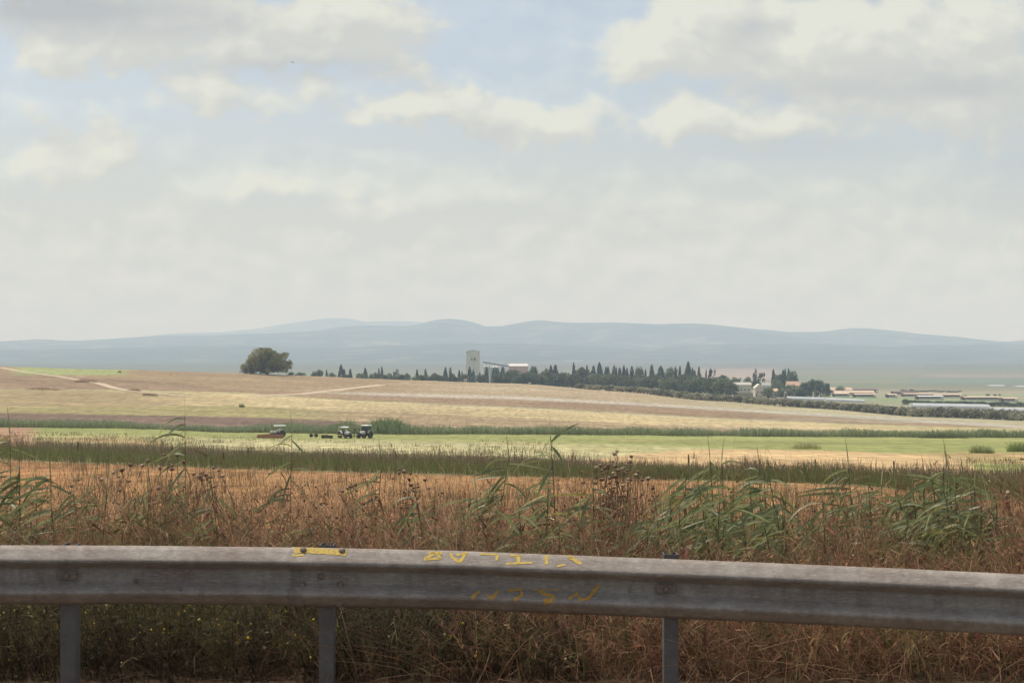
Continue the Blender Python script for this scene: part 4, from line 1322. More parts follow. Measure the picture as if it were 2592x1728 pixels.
for i, (px, tip, y) in enumerate([(2376, 1105, 12.3), (2352, 1145, 12.0), (2408, 1155, 12.4), (2448, 1142, 12.6), (2425, 1190, 11.8), (2390, 1200, 11.6), (2470, 1215, 12.0), (2505, 1238, 12.2), (2340, 1230, 11.7), (2440, 1270, 11.4), (2490, 1300, 11.4), (2310, 1180, 12.0), (2455, 1165, 12.1), (2330, 1150, 12.3), (2520, 1215, 11.9), (2470, 1245, 11.5), (2375, 1250, 11.5), (2400, 1120, 12.4), (2290, 1260, 11.6)]):
    reed(px, tip, y - .9, 300 + i, 'green leafy reed in the clump near the right picture edge', 30, .50, 14 + 12 * math.sin(i * 1.7), 'reed clump near the right edge', False, .25)

rx = random.Random(41)
for i in range(30):
    px = 1060 + i * 51 + rx.uniform(-22, 22)
    reed(px, rx.uniform(1165, 1310), rx.uniform(10.4, 12.0), 500 + i, 'low wispy reed among the dead weeds from the centre to the right', rx.randint(16, 30), rx.uniform(.42, .54), rx.uniform(-25, 35), 'low reeds scattered among the dead weeds', False, .15)
for i in range(10):
    px = -10 + i * 68 + rx.uniform(-22, 22)
    reed(px, rx.uniform(1165, 1310), rx.uniform(10.4, 12.0), 540 + i, 'low wispy reed among the dead weeds on the left', rx.randint(14, 26), rx.uniform(.40, .52), rx.uniform(-25, 35), 'low reeds scattered on the left', False, .15)

# ================================================================== dry thistles
M_thead = pmat('dry_thistle_head', (.15, .085, .06), .85, noise=.35, nscale=60, color2=(.34, .22, .15))
M_tpale = pmat('pale_thistle_head', (.42, .31, .20), .85, noise=.25, nscale=60)
def head_mesh(seed):
    r = np.random.RandomState(seed)
    mb = MB()
    prof = [(.002, -.022), (.011, -.017), (.0175, -.006), (.018, .003), (.014, .012), (.008, .016), (.003, .014)]
    mb.lathe((0, 0, 0), prof, 'z', 9)
    for k in range(16):      # spiny bracts
        a = 2 * math.pi * k / 16 + r.rand() * .3
        z0 = -.012 + .022 * r.rand()
        d = Vector((math.cos(a), math.sin(a), .35 + .5 * r.rand())).normalized()
        p = Vector((.014 * math.cos(a), .014 * math.sin(a), z0))
        mb.tube(p, p + d * (.012 + .010 * r.rand()), .0022, .0004, 3, False)
    return mb
HM = []
for s in range(4):
    h = head_mesh(s)
    HM.append((mesh_np('seed_head', h.V, h.F, None, True), mesh_np('seed_head', h.V, h.F, None, True)))
    HM[-1][0].materials.append(M_thead); HM[-1][1].materials.append(M_tpale)
def thistle(basepx, y, heads, label, seed, extra=0):
    r = np.random.RandomState(seed)
    x = X(basepx, y); zb = gz1(x, y)
    root = thing('thistle', label, 'thistle', (x, y, zb))
    mb = MB()
    zs = [Z(h[1], y) - zb for h in heads]
    trunk_h = max(.3, min(zs) * .55)
    cx = np.mean([X(h[0], y) - x for h in heads])
    def path(p0, p1, r0, r1, bow, n=5):
        pts = [p0 + (p1 - p0) * (k / n) + Vector((bow * math.sin(math.pi * k / n), 0, .3 * abs(bow) * math.sin(math.pi * k / n))) for k in range(n + 1)]
        for a in range(n):
            mb.tube(pts[a], pts[a + 1], r0 + (r1 - r0) * a / n, r0 + (r1 - r0) * (a + 1) / n, 4, False)
    nt = max(1, len(heads) // 5)
    trunks = []
    for k in range(nt):
        f = (k + .5) / nt
        t1 = Vector((cx * .5 + (f - .5) * .25 * min(nt, 4), r.randn() * .06, trunk_h * (.85 + .3 * r.rand())))
        path(Vector((r.randn() * .03, r.randn() * .03, -.05)), t1, .007, .005, r.randn() * .04)
        trunks.append(t1)
    hs = []
    for h in heads:
        tx = X(h[0], y) - x; tz = Z(h[1], y) - zb
        ty = r.randn() * .10
        t0 = min(trunks, key=lambda q: abs(q.x - tx) + .2 * r.rand())
        t0 = t0 + Vector((0, 0, (r.rand() - .6) * trunk_h * .5))
        path(t0, Vector((tx, ty, tz)), .004, .0026, r.randn() * .05)
        hs.append((tx, ty, tz))
        for q in range(2):      # dry side leaves
            f = .3 + .5 * r.rand()
            p = t0 + (Vector((tx, ty, tz)) - t0) * f
            d = Vector((r.randn(), r.randn(), .2)).normalized()
            mb.tube(p, p + d * (.04 + .08 * r.rand()), .004, .001, 3, False)
    mb.build('stems', M_stem, root)
    for i, (tx, ty, tz) in enumerate(hs):
        me = HM[r.randint(0, 4)][1 if r.rand() < .22 else 0]
        o = bpy.data.objects.new('seed_head', me)
        COL.objects.link(o); o.parent = root
        o.location = (tx, ty, tz + .02)
        sc = .68 + .4 * r.rand()
        o.scale = (sc, sc, sc * .78)
        o.rotation_euler = (r.randn() * .35, r.randn() * .35, r.rand() * 6)
M_stem = pmat('dry_thistle_stem', (.17, .095, .06), .85, noise=.3, nscale=12, color2=(.26, .16, .10))
TH = [
    (262, 12.3, [(278, 1204), (252, 1214), (200, 1220), (176, 1237), (245, 1222), (262, 1217), (284, 1252), (180, 1250)], 'leftmost dry thistle with dark heads among reeds'),
    (345, 12.1, [(326, 1183), (364, 1175), (316, 1193), (330, 1222), (322, 1190), (352, 1186), (300, 1212)], 'dry thistle with dark heads, second from the left'),
    (425, 12.2, [(411, 1158), (428, 1172), (430, 1186), (443, 1190), (404, 1189), (422, 1226), (408, 1238), (447, 1159), (468, 1173), (416, 1250)], 'tall dry thistle with pale topped heads beside the tallest left reed'),
    (548, 12.0, [(548, 1186), (558, 1194), (530, 1203), (545, 1208), (565, 1210), (508, 1203), (513, 1211), (537, 1222), (552, 1232), (515, 1218), (495, 1204)], 'dry thistle crowded with small heads left of the short star leaved reed'),
    (892, 12.2, [(880, 1241), (890, 1234), (895, 1237), (905, 1246), (870, 1246)], 'small dry thistle with a few heads left of the leaning reed'),
    (1020, 12.3, [(994, 1216), (1012, 1192), (1024, 1197), (1010, 1203), (1036, 1221), (1040, 1234), (1027, 1253)], 'dry thistle with heads in a loose row right of the leaning reed'),
    (1090, 12.2, [(1075, 1221), (1084, 1245), (1119, 1251), (1052, 1250), (1103, 1262)], 'sparse dry thistle left of the bushy bent reed'),
    (1640, 12.4, [(1640, 1214), (1646, 1224), (1632, 1226), (1652, 1240), (1622, 1255)], 'thin dry thistle between the big thistle and the dense reed stand'),
    (2538, 12.1, [(2530, 1253), (2540, 1249), (2552, 1263), (2516, 1256), (2545, 1275)], 'dry thistle with pale heads near the right picture edge'),
    (2330, 11.6, [(2290, 1342), (2330, 1354), (2212, 1338), (2360, 1380), (2390, 1395), (2305, 1390), (2270, 1370)], 'low dry thistle with pale heads under the right reed clump'),
    (2185, 11.6, [(2190, 1337), (2160, 1362), (2235, 1404), (2205, 1388)], 'low dry thistle beneath the short drooping reed'),
    (1990, 11.6, [(2002, 1335), (1965, 1342), (2015, 1352), (1945, 1400)], 'low dry thistle in front of the dense reed stand'),
    (1330, 8.9, [(1342, 1553), (1314, 1572), (1330, 1584)], 'short thistle with three pale heads seen below the beam at centre'),
]
for i, (bp, y, hd, lab) in enumerate(TH):
    thistle(bp, y, hd, lab, 400 + i)
r_ = np.random.RandomState(77)
big = [(1565, 1151), (1595, 1158), (1558, 1157), (1551, 1172), (1538, 1183), (1521, 1184), (1560, 1187), (1581, 1192), (1526, 1200), (1592, 1172), (1540, 1190), (1510, 1188)]
for _ in range(58):
    a = r_.rand()
    big.append((1560 + r_.randn() * (30 + 25 * a), 1195 + 150 * a ** 1.2 + r_.randn() * 8))
thistle(1562, 12.0, big, 'large bushy brown thistle thick with seed heads at centre right', 450)

# ================================================================== trees
def leaf_quads(P, Nrm, size, col, r, stretch=1.0):
    n = len(P)
    Nrm = unit(Nrm + r.randn(n, 3) * .6)
    a = unit(np.cross(Nrm, r.randn(n, 3)))
    b = np.cross(Nrm, a)
    s = size[:, None]
    V = np.stack([P - a * s * .5, P + b * s * .32 * stretch, P + a * s * .5, P - b * s * .36 * stretch], 1)
    V += r.randn(n, 4, 3) * (size * .12)[:, None, None]
    Fq = np.arange(n * 4).reshape(n, 4)
    return V.reshape(-1, 3), Fq, np.repeat(col, 4, 0)
def crown_arrays(clumps, n, size, cols, r):
    cl = np.array(clumps, float)
    w = cl[:, 3] ** 2; w /= w.sum()
    k = r.choice(len(cl), n, p=w)
    d = unit(r.randn(n, 3) + np.array((0, 0, .25)))
    rad = cl[k, 3] * (.45 + .6 * r.rand(n) ** .6)
    P = cl[k, :3] + d * rad[:, None]
    shade = (.75 + .5 * r.rand(len(cl)))[k][:, None]
    return leaf_quads(P, d, size * (.6 + .8 * r.rand(n)), pick(r, cols, n) * shade, r)

def trunk_mb(h, r0, limbs, r, spread):
    mb = MB()
    p = Vector((0, 0, -.4)); rad = r0
    for k in range(3):
        q = Vector((r.randn() * r0 * .3, r.randn() * r0 * .3, h * (k + 1) / 3))
        mb.tube(p, q, rad, rad * .82, 8, k == 0); p = q; rad *= .82
    for k in range(limbs):
        a = 2 * math.pi * k / limbs + r.rand()
        e = p + Vector((math.cos(a) * spread, math.sin(a) * spread, h * (.5 + .7 * r.rand())))
        m = (p + e) / 2 + Vector((0, 0, h * .15))
        mb.tube(p - Vector((0, 0, .1)), m, rad * .7, rad * .45, 6, False)
        mb.tube(m, e, rad * .45, rad * .15, 6, False)
    return mb

# ---- the lone tree on the crest
TY = 735.0
r = np.random.RandomState(12)
tx = X(676, TY)
lone = thing('oak_tree', 'big round spreading dark tree standing alone on the crest of the brown field', 'tree', (tx, TY, gz1(tx, TY) - .1))
s = TY / F
base = 944
cl = []
for (px, py, rr) in [(672, 897, 17), (655, 892, 13), (690, 895, 13), (672, 886, 11), (660, 884, 8), (684, 885, 8), (642, 904, 12), (632, 914, 11), (626, 926, 9), (622, 934, 7), (634, 930, 8), (645, 918, 12), (704, 902, 11), (716, 898, 9), (722, 893, 6), (712, 914, 11), (725, 918, 9), (731, 914, 7), (720, 928, 7), (718, 936, 5),
                     (660, 912, 14), (680, 912, 15), (698, 918, 11), (668, 925, 12), (684, 926, 11), (655, 930, 8), (640, 938, 5), (676, 936, 9), (628, 940, 5), (700, 930, 9), (664, 934, 9), (688, 934, 9), (648, 926, 11), (706, 920, 11), (712, 932, 8), (640, 932, 9), (619, 928, 6), (727, 926, 8)]:
    for j in range(2):
        cl.append(((px - 676) * s + r.randn() * .4, (j - .5) * 9 + r.randn() * 2.2, (base - py) * s, rr * s * (.85 + .25 * r.rand())))
V, Fq, Cc = crown_arrays(cl, 21000, .62, [(.21, .205, .085), (.25, .24, .10), (.14, .14, .06), (.30, .27, .12)], r)
V[:, 2] = np.maximum(V[:, 2], .5)
mk('crown', V, Fq, M_tree, lone, Cc)
trunk_mb(3.4, 1.0, 7, r, 5.0).build('trunk', M_trunk, lone, True)

# ---- tree kinds of the village, unit size (1 wide, 1 high), then copied and scaled
def kind_mesh(kind, seed):
    r = np.random.RandomState(seed)
    if kind == 'cypress':
        n = 620
        z = .04 + .96 * r.rand(n) ** 1.15
        rad = .5 * np.clip(1 - z, 0, 1) ** .5 * np.clip(.45 + z * 3.2, 0, 1) * (.8 + .35 * r.rand(n))
        a = r.rand(n) * 2 * math.pi
        P = np.stack([np.cos(a) * rad, np.sin(a) * rad, z], -1)
        Nn = np.stack([np.cos(a), np.sin(a), .3 + 0 * a], -1)
        return leaf_quads(P, Nn, (.10 + .10 * r.rand(n)) * .9, pick(r, [(.078, .10, .062), (.10, .122, .075), (.065, .085, .055)], n), r, 1.0)
    if kind == 'round':
        cl = [(0, 0, .55, .34)] + [(.27 * math.cos(a), .27 * math.sin(a), .42 + .3 * r.rand(), .18 + .08 * r.rand()) for a in np.linspace(0, 6.28, 9)[:-1] + r.rand()] + [(r.randn() * .14, r.randn() * .14, .78, .19) for _ in range(4)] + [(.3 * math.cos(a), .3 * math.sin(a), .2, .16) for a in np.linspace(0, 6.28, 6)[:-1] + r.rand()]
        return crown_arrays(cl, 1300, .085, [(.125, .15, .072), (.155, .178, .085), (.10, .122, .062)], r)
    if kind == 'pale':
        cl = [(0, 0, .5, .3)] + [(.25 * math.cos(a), .25 * math.sin(a), .3 + .4 * r.rand(), .2) for a in np.linspace(0, 6.28, 8)[:-1] + r.rand()] + [(0, 0, .75, .22)]
        return crown_arrays(cl, 900, .09, [(.14, .16, .08), (.17, .18, .09), (.115, .14, .07)], r)
    if kind == 'loose':
        cl = [(r.randn() * .2, r.randn() * .2, .35 + .6 * r.rand(), .10 + .07 * r.rand()) for _ in range(13)]
        return crown_arrays(cl, 650, .08, [(.09, .10, .05), (.075, .09, .045)], r)
    if kind == 'tall':
        cl = [(r.randn() * .12, r.randn() * .12, .15 + .78 * k / 10., .26 * (1 - .55 * k / 10.) * (.8 + .4 * r.rand())) for k in range(11)]
        return crown_arrays(cl, 900, .085, [(.075, .09, .05), (.09, .10, .055), (.06, .075, .04)], r)
    if kind == 'olive':
        cl = [(0, 0, .42, .32)] + [(.26 * math.cos(a), .26 * math.sin(a), .18 + .5 * r.rand(), .22) for a in np.linspace(0, 6.28, 7)[:-1] + r.rand()]
        return crown_arrays(cl, 360, .13, [(.27, .26, .165), (.31, .295, .185), (.21, .195, .13)], r)
KINDS = {}
def proto(kind, v):
    if (kind, v) not in KINDS:
        V, Fq, Cc = kind_mesh(kind, hash(kind) % 97 * 0 + sum(map(ord, kind)) + v * 7)
        me = mesh_np('crown', V, Fq, Cc)
        me.materials.append(M_tree)
        mb = MB()
        mb.tube((0, 0, -.05), (0, 0, .5), .035, .02, 6)
        mb.tube((0, 0, .25), (.16, .05, .55), .018, .008, 5, False)
        mb.tube((0, 0, .3), (-.15, -.06, .6), .018, .008, 5, False)
        tm = mesh_np('trunk', mb.V, mb.F, None, True)
        tm.materials.append(M_trunk)
        KINDS[(kind, v)] = (me, tm)
    return KINDS[(kind, v)]
def place_tree(kind, px, top, w, y, label, group, seed, name, cat='tree', base=None):
    x = X(px, y)
    zb = gz1(x, y)
    if base is not None: zb = max(zb, Z(base, y) - .3) if False else zb
    h = max(2.0, Z(top, y) - zb)
    ww = w * y / F
    root = thing(name, label, cat, (x, y, zb), group, rz=seed * 2.4)
    k_ = 1.45 if kind == 'cypress' else 1.12
    rq = random.Random(int(px * 13 + top))
    if kind == 'cypress':
        k_ *= rq.uniform(.75, 1.35); root.rotation_euler = (rq.uniform(-.05, .05), rq.uniform(-.05, .05), rq.uniform(0, 6))
    root.scale = (ww * k_, ww * k_, h)
    me, tm = proto(kind, seed % 4)
    for nm, mm in (('crown', me), ('trunk', tm)):
        o = bpy.data.objects.new(nm, mm)
        COL.objects.link(o); o.parent = root
    return root

LANDMARKS = [(676, 'the lone spreading tree'), (1197, 'the concrete tower'), (1312, 'the pale roofed warehouse'), (1521, 'the tall mid wood cypress'), (1739, 'the tallest cypress of the wood'), (1880, 'the walled pale house'), (1987, 'the small stone turret'), (2178, 'the long tan sheds'), (2330, 'the large white greenhouse')]
ORD = ['first', 'second', 'third', 'fourth', 'fifth', 'sixth', 'seventh', 'eighth', 'ninth', 'tenth', 'eleventh', 'twelfth', 'thirteenth', 'fourteenth', 'fifteenth', 'sixteenth', 'seventeenth', 'eighteenth', 'nineteenth', 'twentieth'] + [f'twenty-{q}' for q in ('first', 'second', 'third', 'fourth', 'fifth', 'sixth', 'seventh', 'eighth', 'ninth')] + ['thirtieth'] + [f'thirty-{q}' for q in ('first', 'second', 'third', 'fourth', 'fifth', 'sixth', 'seventh')]
TREES = []   # kind, px, top, width px, distance
for px, top, w in [(827, 937, 8), (862, 925, 13), (871, 935, 9), (887, 935, 11), (926, 933, 10), (960, 933, 7), (968, 929, 9), (1057, 936, 8), (1079, 935, 11), (1127, 931, 12), (1162, 938, 7), (1169, 939, 6)]:
    TREES.append(('cypress', px, top, w, 1080))
for px, top, w in [(1190, 930, 12), (1198, 937, 9), (1214, 943, 9), (1230, 930, 13), (1247, 934, 11), (1271, 930, 12), (1394, 926, 9), (1404, 925, 12), (1454, 920, 10), (1488, 925, 10), (1500, 927, 11), (1521, 919, 12), (1532, 930, 10), (1541, 929, 9), (1552, 926, 10), (1560, 931, 8), (1570, 932, 10), (1581, 927, 11), (1588, 933, 9), (1600, 928, 12), (1633, 935, 9), (1652, 925, 11), (1670, 929, 16), (1710, 930, 9), (1719, 928, 9), (1739, 918, 17), (1753, 933, 9), (1760, 938, 7), (1768, 929, 12), (1785, 936, 6), (1958, 936, 9), (1980, 938, 14), (1990, 935, 9), (1997, 935, 9)]:
    TREES.append(('cypress', px, top, w, 1070 + (px * 7 % 5) * 18))
for px, top, w, y in [(1257, 929, 22, 1150), (1350, 925, 26, 1120), (1298, 934, 44, 1010), (1330, 942, 40, 990), (1265, 946, 40, 985), (1381, 936, 42, 1000), (1425, 941, 44, 1000), (1475, 928, 40, 1040), (1450, 946, 40, 960), (1510, 944, 40, 980), (1545, 948, 44, 960), (1592, 950, 50, 940), (1617, 927, 28, 1120), (1638, 957, 54, 930), (1696, 928, 36, 1100), (1700, 962, 46, 920), (1757, 957, 60, 910), (1802, 955, 40, 900), (1830, 956, 62, 890), (1850, 968, 40, 880), (1827, 948, 40, 990), (1565, 946, 36, 1000), (1660, 945, 40, 1010), (1735, 945, 44, 1000), (2000, 974, 56, 960), (1943, 979, 30, 930), (1970, 945, 34, 1120), (2006, 937, 28, 1110), (2037, 966, 28, 1000), (2055, 958, 32, 1010), (2076, 960, 30, 1000), (2094, 968, 16, 1020), (2025, 982, 36, 940), (1978, 984, 30, 930)]:
    TREES.append(('round', px, top, w, y))
for px, top, w, y in [(808, 933, 22, 1000), (840, 941, 24, 1000), (795, 938, 24, 960), (760, 941, 30, 880), (735, 939, 22, 860), (950, 941, 20, 1000), (1030, 943, 20, 1000), (1100, 941, 20, 1040), (912, 945, 18, 960), (985, 943, 26, 980), (1147, 944, 22, 1000), (1176, 944, 24, 990), (1369, 951, 26, 930), (1660, 952, 26, 960), (1620, 944, 40, 1020), (1770, 944, 40, 1020), (1858, 952, 28, 1050), (1893, 951, 34, 1060), (1965, 956, 40, 1040), (2127, 975, 26, 1250), (1075, 947, 26, 980), (1220, 946, 40, 980), (880, 946, 26, 960)]:
    TREES.append(('pale', px, top, w, y))
for px, top, w, y in [(1796, 935, 22, 1080), (1925, 944, 24, 1060), (1380, 934, 26, 1090)]:
    TREES.append(('loose', px, top, w, y))
for px, top, w, y in [(1003, 936, 22, 1040), (1141, 931, 15, 1060), (1911, 936, 18, 1030), (1668, 954, 10, 980), (1870, 957, 16, 1050), (2015, 955, 20, 1090)]:
    TREES.append(('tall', px, top, w, y))
rf_ = random.Random(31)
for k in range(34):
    px = 1290 + k * 16.5 + rf_.uniform(-5, 5)
    if k < 16:
        TREES.append((rf_.choice(['pale', 'pale', 'round']), 905 + k * 18 + rf_.uniform(-6, 6), np.interp(k, [0, 16], [946, 951]) + rf_.uniform(-4, 4), rf_.uniform(16, 26), rf_.uniform(900, 1000)))
    TREES.append((rf_.choice(['round', 'round', 'pale']), px, np.interp(px, [1290, 1500, 1830], [944, 947, 957]) + rf_.uniform(-6, 7), rf_.uniform(26, 40), rf_.uniform(960, 1060)))
KN = {'cypress': ('cypress_tree', 'dark narrow cypress'), 'round': ('broadleaf_tree', 'dark round topped tree'), 'pale': ('small_tree', 'pale green bushy tree'), 'loose': ('wispy_tree', 'wispy open crowned tree'), 'tall': ('conifer_tree', 'tall ragged conifer')}
cnt = {}
for kind, px, top, w, y in sorted(TREES, key=lambda q: q[1]):
    lm = [l for l in LANDMARKS if l[0] <= px][-1]
    c = cnt.get((kind, lm[1]), 0); cnt[(kind, lm[1])] = c + 1
    nm, ds = KN[kind]
    place_tree(kind, px, top, w, y, f'{ds}, {ORD[c]} rightwards from {lm[1]}' , {'cypress': 'cypresses of the village', 'round': 'dark round trees of the village', 'pale': 'pale bushy trees along the crest', 'loose': 'wispy trees of the village', 'tall': 'ragged conifers of the village'}[kind], int(px), nm)

# palm
for i, (px, top, y) in enumerate([(1703, 950, 925), (1669, 957, 925)]):
    x = X(px, y); zb = gz1(x, y); h = Z(top, y) - zb
    p = thing('palm_tree', ['taller palm with a tan trunk in front of the wood', 'shorter palm with a pale crown in front of the wood'][i], 'tree', (x, y, zb), 'palms in front of the wood')
    MB().tube((0, 0, -.3), (.2, 0, h * .5), .35, .28, 8).tube((.2, 0, h * .5), (.1, 0, h - 1.2), .28, .25, 8).build('trunk', pmat('palm_trunk', (.30, .24, .17), .9, noise=.2), p)
    r = np.random.RandomState(i)
    n = 60
    a = r.rand(n) * 2 * math.pi
    D = unit(np.stack([np.cos(a), np.sin(a), .2 + r.rand(n)], -1))
    V, Fq, Cc = ribbons(np.tile(np.array((.1, 0, h - 1.3)), (n, 1)), D, 1.8 + 1.0 * r.rand(n), np.full(n, .35), np.stack([0 * a, 0 * a, -.8 + 0 * a], -1), 5, pick(r, [(.16, .16, .07), (.2, .19, .09)], n), pick(r, [(.2, .19, .09)], n), r, .2)
    mk('fronds', V, Fq, M_tree, p, Cc)

# ---- olive orchard along the right edge of the field
EDGE_X = [1470, 1560, 1800, 2060, 2300, 2592, 2760]
EDGE_P = [977, 990, 1015, 1033, 1054, 1065, 1073]
P_e = []
for px in np.arange(1470, 2760, 6):
    yc = float(np.interp(px, C2, YC))
    y = yc + 4
    P_e.append((X(px, y), y))
P_e = np.array(P_e)
sE = np.concatenate([[0], np.cumsum(np.hypot(*np.diff(P_e, axis=0).T))])
ro = random.Random(5)
no = 0
for row in range(4):
    d = 0.0
    while d < sE[-1]:
        x = float(np.interp(d, sE, P_e[:, 0])) + ro.uniform(-.4, .4)
        y = float(np.interp(d, sE, P_e[:, 1])) + row * 8.0 + ro.uniform(-.7, .7)
        d += ro.uniform(3.7, 4.9) + row * .5
        pxx = CX + F * x / y
        if row > 2 and pxx < 2000: continue
        if ro.random() < .05 or no >= 290: continue
        h = ro.uniform(3.6, 4.7) * (.85 if pxx < 1600 else 1) * (1.12 if pxx > 2200 else 1)
        w = ro.uniform(5.4, 7.2)
        root = thing('olive_tree', 'grey green olive tree in the orchard rows along the far edge of the field', 'tree', (x, y, gz1(x, y)), 'olive trees of the orchard', rz=ro.uniform(0, 6))
        root.scale = (w, w, h)
        me, tm = proto('olive', ro.randint(0, 5))
        for nm, mm in (('crown', me), ('trunk', tm)):
            o = bpy.data.objects.new(nm, mm); COL.objects.link(o); o.parent = root
        no += 1

# ================================================================== buildings
M_conc = pmat('pale_concrete', (.60, .58, .53), .9, noise=.12, nscale=.25, bump=.2, bscale=2)
M_conc2 = pmat('stained_concrete', (.46, .45, .42), .9, noise=.18, nscale=.2)
M_dark = pmat('dark_opening', (.04, .04, .045), .5)
M_glass = pmat('window_glass', (.06, .07, .085), .15, spec=.6)
M_sheet = pmat('pale_sheet_roof', (.60, .57, .52), .5, noise=.1, nscale=.4)
M_pink = pmat('pink_plaster', (.46, .34, .29), .9, noise=.1, nscale=.4)
M_steel = pmat('grey_steel', (.24, .24, .24), .6, .3, noise=.15)
M_tanroof = pmat('tan_roof', (.50, .37, .26), .85, noise=.15, nscale=.3, color2=(.58, .45, .33))
M_darkroof = pmat('dark_roof', (.15, .10, .085), .85, noise=.2, nscale=.3)
M_tile = pmat('orange_tile', (.40, .25, .17), .85, noise=.15, nscale=.8, color2=(.48, .32, .23))
M_cream = pmat('cream_plaster', (.58, .52, .42), .9, noise=.1, nscale=.5)
M_white = pmat('white_plaster', (.68, .66, .62), .9, noise=.08, nscale=.5)
M_film = pmat('white_greenhouse_film', (.44, .45, .44), .5, noise=.12, nscale=.5)
M_stone = pmat('field_stone', (.34, .29, .22), .95, noise=.25, nscale=1.4, bump=.5, bscale=3)

# silo tower
y = 1250.0
s = y / F
x0, x1 = X(1180, y), X(1214, y)
xm = (x0 + x1) / 2
zb = gz1(xm, y)
tw = thing('silo_tower', 'tall grey concrete silo tower with a shallow gabled top rising above the trees', 'tower', (xm, y, zb))
w = x1 - x0
he, ha = Z(890.5, y) - zb, Z(887, y) - zb
MB().prism([(-w / 2, -.5), (w / 2, -.5), (w / 2, he), (0, ha), (-w / 2, he)], 'y', 0, w * .9).build('wall', M_conc, tw)
rf = MB()
rf.prism([(-w / 2 - .35, he - .1), (0, ha + .05), (0, ha + .6), (-w / 2 - .35, he + .45)], 'y', -.4, w * .9 + .4)
rf.prism([(0.003, ha + .05), (w / 2 + .35, he - .1), (w / 2 + .35, he + .45), (0.003, ha + .6)], 'y', -.4, w * .9 + .4)
rf.build('roof', M_conc2, tw)
for (a, b, c, d) in [(1190, 896, 1191.6, 905), (1200, 906, 1203.5, 911.5), (1192, 907, 1196, 910)]:
    MB().box(((X(a, y) + X(c, y)) / 2 - xm, -.06, (Z(b, y) + Z(d, y)) / 2 - zb), (X(c, y) - X(a, y), .18, Z(b, y) - Z(d, y))).build('window', M_dark, tw)
MB().box(((X(1197, y)) - xm, -.25, Z(912, y) - zb), (6.5, .5, .35)).build('ledge', M_conc2, tw)
MB().box((X(1188.5, y) - xm, -.12, Z(903, y) - zb), (1.6, .24, 5.5)).build('pilaster', M_white, tw)

def silo(pxa, pxb, top, eave, label, y=1240.0):
    xa, xb = X(pxa, y), X(pxb, y)
    xc, r = (xa + xb) / 2, (xb - xa) / 2
    zb = gz1(xc, y)
    o = thing('grain_silo', label, 'silo', (xc, y + r, zb), 'round grain silos beside the tower')
    he, ht = Z(eave, y) - zb, Z(top, y) - zb
    MB().lathe((0, 0, 0), [(r, -.5), (r, he * .5), (r * 1.01, he * .5), (r * 1.01, he * .5 + .3), (r, he * .5 + .3), (r, he)], 'z', 24).build('wall', M_conc2, o)
    MB().lathe((0, 0, 0), [(r * 1.05, he), (r * 1.05, he + .25), (r * .5, (he + ht) / 2 + .2), (.6, ht), (.6, ht + .5)], 'z', 24).build('roof', M_sheet, o)
silo(1222, 1239, 925, 928.5, 'narrow round grain silo right beside the concrete tower')
silo(1241, 1264, 926, 929.5, 'wider round grain silo with a pale conical roof')
# conveyor
y = 1235.0
cv = thing('conveyor_gallery', 'long sloping grain conveyor gallery running down from the silos to the warehouse', 'conveyor', (X(1225, y), y, gz1(X(1225, y), y)))
o_ = np.array(cv.location)
pA, pB = np.array((X(1222, y), y, Z(916, y))) - o_, np.array((X(1289, y), y, Z(927, y))) - o_
mb = MB()
mb.tube(pA, pB, .75, .75, 4)
mb.build('gallery', M_steel, cv)
for f in (.12, .45, .8):
    p = pA + (pB - pA) * f
    gzv = gz1(p[0] + o_[0], y) - o_[2]
    MB().tube((p[0] - 1, p[1], gzv), (p[0], p[1], p[2] - .6), .18, .15, 6).tube((p[0] + 1, p[1], gzv), (p[0], p[1], p[2] - .6), .18, .15, 6).build('trestle', M_steel, cv)
# warehouse
def gable_house(px0, px1, top, eave, y, depth, label, mw, mr, name='house', cat='house', nwin=3, group=None, ridge_x=True, door=True, rz=0.0):
    xa, xb = X(px0, y), X(px1, y)
    xc, w = (xa + xb) / 2, xb - xa
    zb = min(gz1(xa, y), gz1(xb, y), gz1(xc, y))
    o = thing(name, label, cat, (xc, y, zb), group)
    he = max(2.2, Z(eave, y) - zb); ht = max(he + .5, Z(top, y) - zb)
    ov = .35
    if ridge_x:
        MB().prism([(0, -.6), (depth, -.6), (depth, he), (depth / 2, ht - .12), (0, he)], 'x', -w / 2, w / 2).build('wall', mw, o)
        rb_ = MB()
        rb_.prism([(-ov, he - .15), (depth / 2, ht - .05), (depth / 2, ht + .15), (-ov, he + .08)], 'x', -w / 2 - ov, w / 2 + ov)
        rb_.prism([(depth / 2 + .003, ht - .05), (depth + ov, he - .15), (depth + ov, he + .08), (depth / 2 + .003, ht + .15)], 'x', -w / 2 - ov, w / 2 + ov)
        rb_.build('roof', mr, o)
    else:
        MB().prism([(-w / 2, -.6), (w / 2, -.6), (w / 2, he), (0, ht - .12), (-w / 2, he)], 'y', 0, depth).build('wall', mw, o)
        rb_ = MB()
        rb_.prism([(-w / 2 - ov, he - .15), (0, ht - .05), (0, ht + .15), (-w / 2 - ov, he + .08)], 'y', -ov, depth + ov)
        rb_.prism([(0.003, ht - .05), (w / 2 + ov, he - .15), (w / 2 + ov, he + .08), (0.003, ht + .15)], 'y', -ov, depth + ov)
        rb_.build('roof', mr, o)
    for k in range(nwin):
        xx = -w / 2 + w * (k + .7) / (nwin + .4)
        fr = MB().box((xx, -.03, he * .55), (1.3, .12, 1.3)).build('window', M_white, o)
        MB().box((xx, -.06, he * .55), (1.05, .12, 1.05)).build('pane', M_glass, fr)
    if door:
        MB().box((-w / 2 + w * .12, -.03, 1.0), (1.0, .1, 2.1)).build('door', M_darkroof, o)
    return o
